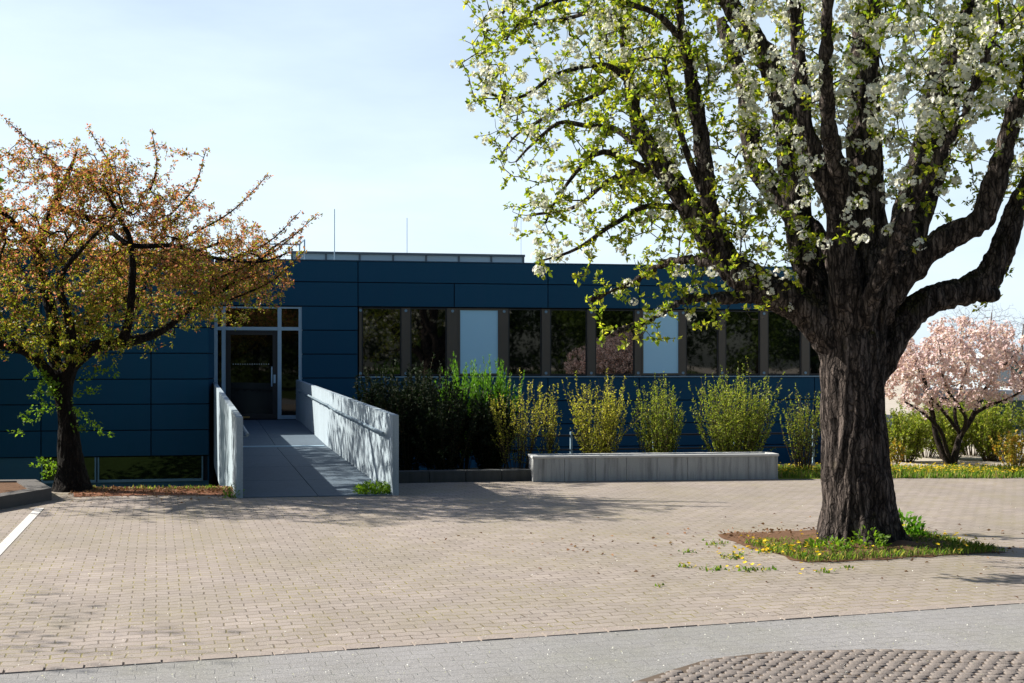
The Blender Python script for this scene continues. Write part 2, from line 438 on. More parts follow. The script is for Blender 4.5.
# kerb course between the two
cm = MB()
L = (b - a).length + 30; k = 0.0; p = a - ld * 15
while k < L:
    c0 = p + ld * k; c1 = p + ld * (k + 0.19)
    cm.prism([(c0.x, c0.y), (c1.x, c1.y), (c1.x - ln.x * 0.10, c1.y - ln.y * 0.10), (c0.x - ln.x * 0.10, c0.y - ln.y * 0.10)], -0.02, 0.009 + random.uniform(-.002, .003))
    k += 0.203
M_edge = simple('edge_stone', (0.29, 0.25, 0.22), 0.85, 0.2, 11, bump=0.4, spec=0.2)
tag(cm.build('edging', M_edge), kind='structure')

# brown stone sett island with a curved edge, lower right
edge_px = [(600, 700), (632, 684), (660, 675), (706, 661), (767, 653.5), (838, 651.2), (930, 651.6), (1024, 653.5), (1150, 658), (1300, 668)]
epts = [G(*e) for e in edge_px]
isl = epts + [(epts[-1][0] + .4, 3.6), (epts[0][0] - .2, 3.6)]
tag(sheet('sett_bed', [[(x, y, 0.008) for x, y in isl]], M['joint_sand']), kind='structure')
def inside(x, y, poly):
    c = False; n = len(poly)
    for i in range(n):
        x0, y0 = poly[i]; x1, y1 = poly[i - 1]
        if (y0 > y) != (y1 > y) and x < (x1 - x0) * (y - y0) / (y1 - y0) + x0: c = not c
    return c
sv, sf = [], []
ca, sa = math.cos(R(4)), math.sin(R(4))
for j in range(-12, 72):
    for i in range(-34, 66):
        lx = i * 0.078 + (.039 if j % 2 else 0) + random.uniform(-.008, .008); ly = j * 0.054 + random.uniform(-.003, .003)
        cx, cy = 1.0 + lx * ca - ly * sa, 4.2 + lx * sa + ly * ca
        hw, hh = 0.034 + random.uniform(-.004, .003), 0.0245 + random.uniform(-.003, .0015)
        if not all(inside(cx + s1 * hw, cy + s2 * hh, isl) for s1 in (-1, 1) for s2 in (-1, 1)) or cx > 4.2: continue
        h = 0.0165 + random.uniform(-.003, .003); b0 = len(sv)
        tx, ty = random.uniform(-.05, .05), random.uniform(-.08, .08)
        for (fx, fy, z) in ((1, 1, 0.006), (1.0, 1.0, h * .74), (.84, .78, h)):
            for s1, s2 in ((-1, -1), (1, -1), (1, 1), (-1, 1)):
                sv.append((cx + s1 * hw * fx, cy + s2 * hh * fy, z + (s1 * hw * tx + s2 * hh * ty if z > .01 else 0)))
        for lv in (0, 4):
            for q4 in range(4): sf.append((b0 + lv + q4, b0 + lv + (q4 + 1) % 4, b0 + lv + 4 + (q4 + 1) % 4, b0 + lv + 4 + q4))
        sf.append((b0 + 8, b0 + 9, b0 + 10, b0 + 11))
setts = link('setts', arr_mesh('setts', sv, np.array(sf)), M['brown_stone']); tag(setts, kind='structure')

# painted bay line on the left
wl0, wl1 = Vector(G(35.5, 508.3)), Vector(G(44.2, 508.3)); wd = (Vector(G(0, 550)) - Vector(G(40, 508.3))).normalized()
def worn_mat():
    t = NT('worn_paint'); p = t.pos()
    n = t.noise(p, 22, 5, 0.7)
    t.base(t.mix(t.ramp(n, [(0.34, (0, 0, 0)), (0.48, (1, 1, 1))]), (0.36, 0.32, 0.28), (0.60, 0.59, 0.56))); t.rough(0.8)
    t.bump(n, 0.4, 0.01); M['worn_paint'] = t.m
worn_mat()
e0, e1 = wl0 + wd * 5.2, wl1 + wd * 5.2
tag(sheet('bay_line', [[(wl0.x, wl0.y, .004), (wl1.x, wl1.y, .004), (e1.x, e1.y, .004), (e0.x, e0.y, .004)]], M['worn_paint']), kind='structure')

# raised bed with stone kerb, far left
kb = [(-5.62, 14.65), (-6.02, 12.9), (-9.5, 12.2), (-9.9, 15.3), (-6.25, 15.75)]
rb = empty('raised_bed', (-6.5, 14.5, 0)); tag(rb, 'low raised bed with dark stone kerb at the left edge beside the coppery tree', 'raised bed')
def off(pts, o): return [(x - o[0], y - o[1]) for x, y in pts]
cxk, cyk = -7.4, 14.2
inn = [(cxk + (x - cxk) * 0.86, cyk + (y - cyk) * 0.86) for x, y in kb]
m = MB()
n = len(kb)
for i in range(n):
    j = (i + 1) % n
    m.prism(off([kb[i], kb[j], inn[j], inn[i]], (-6.5, 14.5)), 0.0, 0.15)
m.build('kerb', M['kerb_stone'], rb)
MB().prism(off(inn, (-6.5, 14.5)), 0.0, 0.13).build('soil', M['soil'], rb)

# sunken yard in front of the building: banks and floor
ZF = -1.75
RAMP_U0 = FV(*G(243, 498))[0]; RAMP_U1 = FV(*G(398, 495))[0]
def bank(name, u0, u1, prof, mat):
    bm = bmesh.new(); nu = max(2, int((u1 - u0) / 0.5)); rows = []
    pts = []
    for (va, za), (vb, zb) in zip(prof, prof[1:]):
        nn = max(1, int(abs(vb - va) / 0.5))
        pts += [(va + (vb - va) * i / nn, za + (zb - za) * i / nn) for i in range(nn)]
    pts.append(prof[-1])
    for v, z in pts:
        row = []
        for i in range(nu + 1):
            ue = u1 + ((U_R - U_H) * (v - E_V) / (0.1 - E_V) if name == 'planting_bed' else 0)
            u = u0 + (ue - u0) * i / nu; zz = z
            if name == 'planting_bed': zz = max(z, -.012 - (ue - u) * .9)      # closes up to ground level at its right end
            if prof[0][0] + .3 < v < prof[-1][0] - .3 and 0 < i < nu: zz += .08 * mnoise.noise((u * .9, v * 1.3, 0))
            row.append(bm.verts.new(FW(u, v, zz)))
        rows.append(row)
    for A, B in zip(rows, rows[1:]):
        for i in range(nu): bm.faces.new((A[i], A[i + 1], B[i + 1], B[i]))
    me = bpy.data.meshes.new(name); bm.to_mesh(me); bm.free()
    for pg in me.polygons: pg.use_smooth = True
    return tag(link(name, me, mat), kind='structure')
UM = FV(*G(385, 484))[0]
UP = U_R
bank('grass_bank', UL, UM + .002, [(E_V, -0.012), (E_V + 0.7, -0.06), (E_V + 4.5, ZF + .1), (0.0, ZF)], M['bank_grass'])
bank('planting_bed', UM, U_H, [(E_V, -0.012), (E_V + 2.6, -0.03), (E_V + 5.2, ZF + .1), (0.0, ZF)], M['dark_soil'])
# grass verge on the right
vg = [G(779, 479.5), G(1024, 477), G(1500, 474), G(1500, 467.5), G(1024, 468.2), G(779, 471)]
tag(sheet('verge', [[(x, y, 0.006) for x, y in vg]], M['verge_grass']), kind='structure')
# soil square round the pear tree
BC, BR = Vector((3.22, 11.2)), R(16.5)
def bedp(a, b): return (BC.x + a * math.cos(BR) - b * math.sin(BR), BC.y + a * math.sin(BR) + b * math.cos(BR))
bm = bmesh.new(); nb = 26; rows = []
for j in range(nb + 1):
    row = []
    for i in range(nb + 1):
        a_, b_ = -1.1 + 1.95 * i / nb, -0.95 + 1.75 * j / nb
        x, y = bedp(a_, b_); r_ = math.hypot(x - 3.17, y - 11.0)
        if min(i, nb - i, j, nb - j) == 0:
            nz_ = mnoise.noise_vector((x * 3, y * 3, 5)); x += nz_.x * .16; y += nz_.y * .16
        e = min(i, nb - i, j, nb - j)
        row.append(bm.verts.new((x, y, 0.004 + (min(e, 3) / 3) * (0.02 + 0.07 * math.exp(-r_ * r_ / .35) + 0.02 * mnoise.noise((x * 5, y * 5, 1))))))
    rows.append(row)
for A, B in zip(rows, rows[1:]):
    for i in range(nb): bm.faces.new((A[i], A[i + 1], B[i + 1], B[i]))
me = bpy.data.meshes.new('tree_pit'); bm.to_mesh(me); bm.free()
for pg in me.polygons: pg.use_smooth = True
tag(link('tree_pit', me, M['soil']), kind='structure')
# strip of reddish fallen leaves along the pavement edge on the left
lt = [G(74, 497), G(150, 495.5), G(232, 495.5), FW(FV(*G(226, 488))[0], E_V - .02)[:2], FW(FV(*G(74, 488))[0], E_V - .02)[:2]]
tag(sheet('leaf_litter', [[(x, y, 0.004) for x, y in lt]], M['litter']), kind='structure')

# ------------------------------------------------------------------ building
bld = empty('office_building', P0, YAW)
tag(bld, 'long single storey office building clad in dark blue panels with a ribbon of windows', 'building')
HP = 4.14
ZB = -2.2
m = MB()
m.box(U_C, U_R, 0.16, DEPTH, ZB, HP - 0.02)
m.build('wall', M['backing'], bld)
m = MB(); m.box(UL, U_C - 0.05, BLK + 0.16, DEPTH, ZB, HP - 0.05); m.build('wall', M['backing'], bld)
MB().box(U_C + .02, U_R - .1, 0.25, DEPTH - .1, HP - .015, HP + .0).build('roof', M['roof_felt'], bld)
# cladding: separate panels with open joints
GAP = 0.011
def panels(m, us, zs, y0, th=0.035):
    for ua, ub in zip(us, us[1:]):
        for za, zb in zip(zs, zs[1:]):
            m.box(ua + GAP, ub - GAP, y0, y0 + th, za + GAP, zb - GAP)
u358, u455, u548 = U(358), U(455), U(548)
MOD = (u548 - u358) / 2
zs = [1.34 - .57 * k for k in range(6, -1, -1)]
uD1 = U(300.5)
m = MB()
topu = [U_C + .02, u358] + [u358 + 2 * MOD * k for k in range(1, 9) if u358 + 2 * MOD * k < U_R - .5] + [U_R]
midu = [U_C + .02, u358] + [u358 + MOD * k for k in range(1, 16) if u358 + MOD * k < U_R - .5] + [U_R]
panels(m, topu, [3.63, HP], 0.0)
panels(m, midu, [3.05, 3.63], 0.0)
panels(m, [uD1 + .02, u358], [1.34, 1.91, 2.48, 3.05], 0.0)
panels(m, [uD1 + .02] + midu[1:], zs, 0.0)
# return side at the right end
for za, zb in zip(zs + [1.91, 2.48, 3.05, 3.63], zs[1:] + [1.91, 2.48, 3.05, 3.63, HP]):
    for k in range(6):
        y0 = 0.04 + k * 2.6
        m.box(U_R + .001, U_R + .036, y0 + GAP, min(y0 + 2.6, DEPTH) - GAP, za + GAP, zb - GAP)
m.build('cladding', M['blue_panel'], bld)
m = MB()
ub = [U(41, BLK)]; step = U(151, BLK) - U(41, BLK)
ub = [ub[0] + step * k for k in range(-9, 2)]
ub = [x for x in ub if x < U_C - .6] + [U_C]
panels(m, ub, [-.35, .22, .79, 1.34, 1.91, 2.48, 3.05, 3.63, HP], BLK)
for za, zb in zip([-.92, -.35, .22, .79, 1.34, 1.91, 2.48, 3.05, 3.63], [-.35, .22, .79, 1.34, 1.91, 2.48, 3.05, 3.63, HP]):
    m.box(U_C - .036, U_C - .001, BLK + .04, 0.0, za + GAP, zb - GAP)
m.build('cladding', M['blue_panel'], bld)
# coping along the parapet
MB().box(U_C + .01, U_R + .05, -0.012, 0.3, HP - .004, HP + .02).build('coping', simple('coping_metal', (0.02, 0.07, 0.13), 0.4, 0.1, 3), bld)
MB().box(UL, U_C + .012, BLK - .012, BLK + .3, HP - .004, HP + .02).build('coping', M['coping_metal'], bld)
# plinth wall in lighter blue and basement windows of the left block
zb0, zb1 = -0.37, -0.86
def uB(px): return U(px, BLK)
MB().box(UL, uB(40), BLK + .03, BLK + .15, ZB, -.36).box(uB(40), U_C - .01, BLK + .03, BLK + .15, ZB, zb1 - .05).build('plinth', M['basement_blue'], bld)
for pa, pb in ((41, 96), (97.5, 203)):
    a_, b_ = uB(pa), uB(pb)
    wf = MB().box(a_, b_, BLK - .005, BLK + .05, zb1 - .055, zb1).box(a_, a_ + .03, BLK + .01, BLK + .07, zb1, zb0).box(b_ - .03, b_, BLK + .01, BLK + .07, zb1, zb0).build('window', M['pale_blue_metal'], bld)
    MB().box(a_ + .03, b_ - .03, BLK + .05, BLK + .09, zb1, zb0).build('pane', M['basement_glass'], wf)
MB().box(uB(204), U_C - .04, BLK + .05, BLK + .1, zb1 - .05, zb0).build('panel', M['backing'], bld)

# ribbon window
z0, z1 = 1.40, 3.03
glz = [(362, 401.5, 'g'), (410.5, 447, 'g'), (458.5, 500, 'w'), (508.7, 542, 'g'), (550.5, 587.5, 'g'), (595.7, 635, 'g'), (642, 680.5, 'w'),
       (686.5, 719, 'g'), (726, 760.6, 'g'), (768.4, 802, 'g'), (810, 846, 'g')]
prev = 359.0
for i, (pa, pb, t_) in enumerate(glz):
    a_, b_ = U(pa), U(pb)
    # board between the openings
    ua, ub_ = U(prev) + .004, a_ - .004
    if ub_ - ua > .03:
        mu = MB().box(ua, ub_, 0.035, 0.155, z0 - .02, z1 + .0).build('mullion', M['window_frame'], bld)
        for zz in (z0 + .05, z1 - .07):
            xx = (ua + ub_) / 2
            MB().tube([(xx, 0.036, zz), (xx, 0.018, zz)], 0.035, 12).build('bracket', M['pale_blue_metal'], mu)
    f = MB()
    fw = .03 if t_ == 'g' else .045
    yb = 0.06 if t_ == 'g' else 0.028
    f.box(a_, b_, yb, 0.15, z0, z0 + fw).box(a_, b_, yb, 0.15, z1 - fw, z1)
    f.box(a_, a_ + fw, yb, 0.15, z0 + fw, z1 - fw).box(b_ - fw, b_, yb, 0.15, z0 + fw, z1 - fw)
    wf = f.build('window', M['window_frame'] if t_ == 'w' else M['dark_metal'], bld)
    if t_ == 'w': wf['label'] = 'window filled with a pale blue white panel'
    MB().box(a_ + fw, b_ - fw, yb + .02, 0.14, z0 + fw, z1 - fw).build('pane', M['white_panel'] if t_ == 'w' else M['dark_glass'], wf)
    prev = pb
MB().box(u358 + .02, U_R - .02, -0.03, 0.155, z0 - .055, z0 - .022).build('window_sill', M['pale_blue_metal'], bld)
MB().box(U(848), U_R, 0.035, .155, z0 - .02, z1).build('mullion', M['window_frame'], bld)

# glazed entrance
DZ = 0.367
da, db, dc, dd = U(213.5), U(223.5), U(279.5), U(300.5)
da = U_C + .01
en = MB()
t2 = .045
for uu in (da + .02, db, dc, dd): en.box(uu - t2, uu + t2, 0.03, 0.13, DZ, 3.03)
for s0, s1 in ((da + .02, db), (db, dc), (dc, dd)):
    en.box(s0 + t2, s1 - t2, 0.035, 0.125, 2.47, 2.55); en.box(s0 + t2, s1 - t2, 0.035, 0.125, 2.99, 3.03)
en.box(dc + t2, dd - t2, 0.035, 0.125, DZ, DZ + .09); en.box(da + .02 + t2, db - t2, 0.035, .125, DZ, DZ + .09)
ef = en.build('entrance_frame', M['steel'], bld)
for s0, s1 in ((da + .02, db), (db, dc), (dc, dd)):
    MB().box(s0 + t2, s1 - t2, 0.07, 0.11, 2.55, 2.99).build('transom_pane', M['dark_glass'], ef)
for s0, s1 in ((da + .02, db), (dc, dd)):
    MB().box(s0 + t2, s1 - t2, 0.07, 0.11, DZ + .09, 2.47).build('side_pane', M['door_glass'], ef)
d0, d1 = db + t2 + .006, dc - t2 - .006
dr = MB().box(d0, d1, 0.05, 0.10, DZ + .01, DZ + .13).box(d0, d1, .05, .10, 2.36, 2.46).box(d0, d0 + .11, .05, .10, DZ + .13, 2.36).box(d1 - .11, d1, .05, .10, DZ + .13, 2.36).build('door', M['dark_metal'], bld)
MB().box(d0 + .11, d1 - .11, .065, .09, DZ + .13, 2.36).build('pane', M['door_glass'], dr)
hx = d1 - .13
MB().tube([(hx, .048, 1.15), (hx, -.02, 1.15), (hx, -.02, 1.60), (hx, .048, 1.60)], .016, 8).build('handle', M['steel'], dr)
MB().box(d1 - .09, d1 - .04, .04, .05, 1.22, 1.42).build('lock_plate', M['steel'], dr)
kp = MB()
for k in range(16):
    xx = d0 + .16 + k * (d1 - d0 - .32) / 16
    kp.box(xx, xx + .022, .0625, .0645, 1.66, 1.682)
kp.build('safety_strip', M['pale_render'], dr)
MB().box(d0 + .1, d0 + .55, .04, .05, DZ + .03, DZ + .075).build('kick_rail', simple('brass', (0.35, 0.22, 0.08), 0.4, .1, 3, metal=.5), dr)

# roof furniture
rl = MB(); ra, rbx = U(292, 3.0), U(523.5, 3.0)
zt = EYE + (HOR - 253.3) * (FW(ra, 3.0)[1]) / F
zt2 = zt + .06
ps = [ra + (rbx - ra) * k / 7 for k in range(8)]
for x in ps: rl.box(x - .025, x + .025, 3.0, 3.08, HP, zt)
rl.box(ra - .04, rbx + .04, 2.97, 5.5, zt, zt + .06)
rl.box(ra, rbx, 3.0, 3.08, HP - .02, HP + .05)
rl.box(ra, ra + .05, 3.08, 5.4, HP, zt); rl.box(rbx - .05, rbx, 3.08, 5.4, HP, zt)
ro = rl.build('rooflight', simple('roof_grey', (0.10, 0.14, 0.17), .5, .1, 3), bld)
for x, y in zip(ps, ps[1:]):
    MB().box(x + .025, y - .025, 3.03, 3.05, HP + .05, zt).build('pane', M['sky_glass'], ro)
for px, pt, v, r_ in ((334.5, 209, 2.6, .012), (407, 218, 4.0, .009), (521, 214, 4.5, .006)):
    u_ = U(px, v); yy = FW(u_, v)[1]; zt_ = EYE + (HOR - pt) * yy / F
    MB().tube([(u_, v, HP - .02), (u_, v, zt_)], r_, 6).tube([(u_, v, HP - .02), (u_, v, HP + .12)], .05, 8).build('lightning_rod', M['steel'], bld)
gv = 0.6
def gp(px, py, v):
    u_ = U(px, v); yy = FW(u_, v)[1]
    return (u_, v, EYE + (HOR - py) * yy / F)
g1, g2, g0 = gp(299.5, 244.5, gv), gp(304.5, 239.5, 1.8), gp(264, 244, gv)
MB().tube([(g0[0], gv, HP), g0, g1, g2, (g2[0], 1.8, HP)], .02, 6).tube([g1, (g1[0], gv, HP)], .02, 6).build('roof_guardrail', M['steel'], bld)
x = U(538, .8); MB().box(x - .09, x + .09, .7, .95, HP, HP + .13, .01).build('roof_vent', M['pale_blue_metal'], bld)

# ------------------------------------------------------------------ entrance ramp
rd = Vector((-math.sin(R(15.2)), math.cos(R(15.2)), 0)); rn = Vector((rd.y, -rd.x, 0))
Lp = Vector((*G(243, 498), 0)); Rp = Vector((*G(392.5, 495.6), 0))
ramp = empty('entrance_ramp', ((Lp + Rp) / 2)); tag(ramp, 'grey concrete ramp with two solid side walls leading up to the glass door', 'ramp')
def zdeck(t): return np.interp(t, [0, 7.3, 12.6, 20], [0.012, 0.15, DZ - .01, DZ - .01])
o0 = ramp.location.copy()
def face_t(p):                                    # run until the facade
    return (0.02 - FV(p.x, p.y)[1]) / rd.dot(NV)
tL, tR = face_t(Lp), face_t(Rp)
ts = [0, 1.8, 3.65, 5.5, 7.3, 9.0, 10.8, 12.6, 14.0]
dk = MB()
for i, (ta, tb) in enumerate(zip(ts, ts[1:])):
    g = .006
    A, B = Lp + rd * min(ta + g, tL), Rp + rd * min(ta + g, tR)
    A2, B2 = Lp + rd * min(tb - g, tL - .03), Rp + rd * min(tb - g, tR - .03)
    if (A2 - A).dot(rd) < .05: continue
    za, zb = float(zdeck(ta)), float(zdeck(tb))
    mA, mB_ = A + (B - A) * .5, A2 + (B2 - A2) * .5
    for Q in ((A, mA - rn * .005, mB_ - rn * .005, A2), (mA + rn * .005, B, B2, mB_ + rn * .005)):
        dk.prism([(v.x - o0.x, v.y - o0.y) for v in Q], [za - .25, za - .25, zb - .25, zb - .25], [za, za, zb, zb])
dk.build('deck', M['ramp_deck'], ramp)
a_, b_ = Lp + rd * 7.22, Rp + rd * 7.22; zz = float(zdeck(7.3))
MB().prism([(v.x - o0.x, v.y - o0.y) for v in (a_ + rn * .05, b_ - rn * .05, b_ + rd * .16 - rn * .05, a_ + rd * .16 + rn * .05)], zz - .05, zz + .012).build('joint_strip', M['steel'], ramp)
WT = .08
def side(Pn, tt, sgn, h0, h1):
    A = Pn; B = Pn + rd * tt; o = rn * WT * sgn
    pts = [A, A + o, B + o, B]
    w_ = MB()
    nseg = 7
    for k in range(nseg):
        q0, q1 = A + rd * (tt * k / nseg + (.004 if k else 0)), A + rd * (tt * (k + 1) / nseg)
        ha, hb = h0 + (h1 - h0) * k / nseg, h0 + (h1 - h0) * (k + 1) / nseg
        lo0 = -0.05 if k == 0 else -0.6; 
        w_.prism([(v.x - o0.x, v.y - o0.y) for v in (q0, q0 + o, q1 + o, q1)], [lo0, lo0, -.6, -.6], [ha, ha, hb, hb])
    return w_.build('side_wall', M['ramp_wall'], ramp)
sl_ = side(Lp, tL - .02, -1, 1.0, 1.25)
sr_ = side(Rp, tR - .02, 1, 1.015, 1.30)
def rail(Pn, sgn, ks, par):
    r_ = MB(); pts = []
    for t, h in ks: 
        v = Pn + rd * t + rn * sgn * .07; pts.append((v.x - o0.x, v.y - o0.y, h))
    r_.tube(pts, .021, 8)
    for t in np.arange(.6, ks[-1][0], 1.45):
        h = float(np.interp(t, [k[0] for k in ks], [k[1] for k in ks])); v = Pn + rd * t + rn * sgn * .075; u_ = Pn + rd * t + rn * sgn * .002
        r_.tube([(u_.x - o0.x, u_.y - o0.y, h - .05), (v.x - o0.x, v.y - o0.y, h - .05), (v.x - o0.x, v.y - o0.y, h)], .009, 6)
    r_.build('handrail', M['rail_steel'], par)
rail(Rp, -1, [(.3, .77), (5.8, .89), (6.1, .90), (6.6, .935), (7.2, .94), (12.6, 1.09)], sr_)
rail(Lp, 1, [(.25, .77), (5.8, .89), (6.4, .93), (7.2, .94), (12.4, 1.08)], sl_)

# ------------------------------------------------------------------ concrete wall, kerb, railing
pA = Vector((*G(533, 482), 0)); pB = Vector((*G(778, 479), 0)); pd = (pB - pA); plen = pd.length; pang = math.atan2(pd.y, pd.x)
pl = empty('concrete_planter', pA, pang); tag(pl, 'long low grey concrete trough with dark streaks in front of the shrubs', 'planter')
m = MB(); ph, dp, th = .365, .42, .08
nseg = 8
for k in range(nseg):
    m.box(plen * k / nseg + (.004 if k else 0), plen * (k + 1) / nseg, 0, th, 0, ph - .035, .004)
m.box(0, th, th + .002, dp - th - .002, 0, ph - .035).box(plen - th, plen, th + .002, dp - th - .002, 0, ph - .035).box(0, plen, dp - th, dp, 0, ph - .035)
m.build('body', M['planter_concrete'], pl)
m = MB().box(-.012, plen + .012, -.014, th + .01, ph - .035, ph, .005).box(-.012, plen + .012, dp - th - .01, dp + .012, ph - .035, ph, .005)
m.box(-.012, th + .01, th + .012, dp - th - .012, ph - .035, ph, .005).box(plen - th - .01, plen + .012, th + .012, dp - th - .012, ph - .035, ph, .005)
m.build('rim', simple('rim_concrete', (.50, .51, .50), .8, .12, 5, bump=.2), pl)
MB().box(th, plen - th, th, dp - th, .02, ph - .07).build('soil', M['dark_soil'], pl)

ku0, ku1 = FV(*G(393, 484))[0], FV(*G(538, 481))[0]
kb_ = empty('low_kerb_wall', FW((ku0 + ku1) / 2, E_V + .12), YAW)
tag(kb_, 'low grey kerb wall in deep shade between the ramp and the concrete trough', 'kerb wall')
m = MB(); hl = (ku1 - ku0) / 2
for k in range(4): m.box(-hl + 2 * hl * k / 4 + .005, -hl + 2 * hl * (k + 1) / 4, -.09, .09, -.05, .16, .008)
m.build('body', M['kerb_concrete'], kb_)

fv = E_V + 2.35
fu0, fu1 = FV(*P3(405, 470, 17.5).xy)[0], FV(*P3(824, 465, 20).xy)[0]
fr = empty('yard_railing', FW(fu0, fv), YAW); tag(fr, 'low dark metal railing with thin posts behind the shrubs', 'railing')
ln_ = fu1 - fu0
m = MB().tube([(0, 0, .50), (ln_, 0, .50)], .018, 6).tube([(0, 0, .27), (ln_, 0, .27)], .014, 6); m.build('rail', M['dark_metal'], fr)
for k in range(6):
    x = .05 + (ln_ - .1) * k / 5
    MB().tube([(x, 0, -.05), (x, 0, .56)], .022, 8).build('post', M['steel'], fr)

# ------------------------------------------------------------------ plants
def rand_unit(n):
    v = rng.normal(size=(n, 3)); return v / np.linalg.norm(v, axis=1)[:, None]

def leaves_arrays(base, d, length, width, fold=0.15, curl=0.1):
    n = len(base)
    d = d / np.linalg.norm(d, axis=1)[:, None]
    r = rand_unit(n); r[:, 2] += 0.8
    s = np.cross(d, r); s /= np.linalg.norm(s, axis=1)[:, None] + 1e-9
    nn = np.cross(s, d)
    L = length[:, None]; W = width[:, None]
    v = np.stack([base, base + d * L * .45 + s * W * .5 + nn * W * fold, base + d * L - nn * L * curl, base + d * L * .45 - s * W * .5 + nn * W * fold], 1)
    f = np.arange(n * 4).reshape(n, 4)
    return v.reshape(-1, 3), f

def flowers_arrays(c, nrm, rad, cup=0.35, k=5):
    n = len(c); nrm = nrm / np.linalg.norm(nrm, axis=1)[:, None]
    a = np.cross(nrm, rand_unit(n)); a /= np.linalg.norm(a, axis=1)[:, None] + 1e-9
    b = np.cross(nrm, a)
    vs_ = [c]
    for j in range(2 * k):
        t = math.pi * j / k; rr = rad if j % 2 == 0 else rad * .62
        vs_.append(c + (a * math.cos(t) + b * math.sin(t)) * rr[:, None] + nrm * (rr * cup)[:, None])
    v = np.stack(vs_, 1); m_ = 2 * k + 1
    idx = np.arange(n)[:, None] * m_
    f = np.concatenate([np.concatenate([idx, idx + 1 + j, idx + 1 + (j + 1) % (2 * k)], 1) for j in range(2 * k)], 0)
    return v.reshape(-1, 3), f

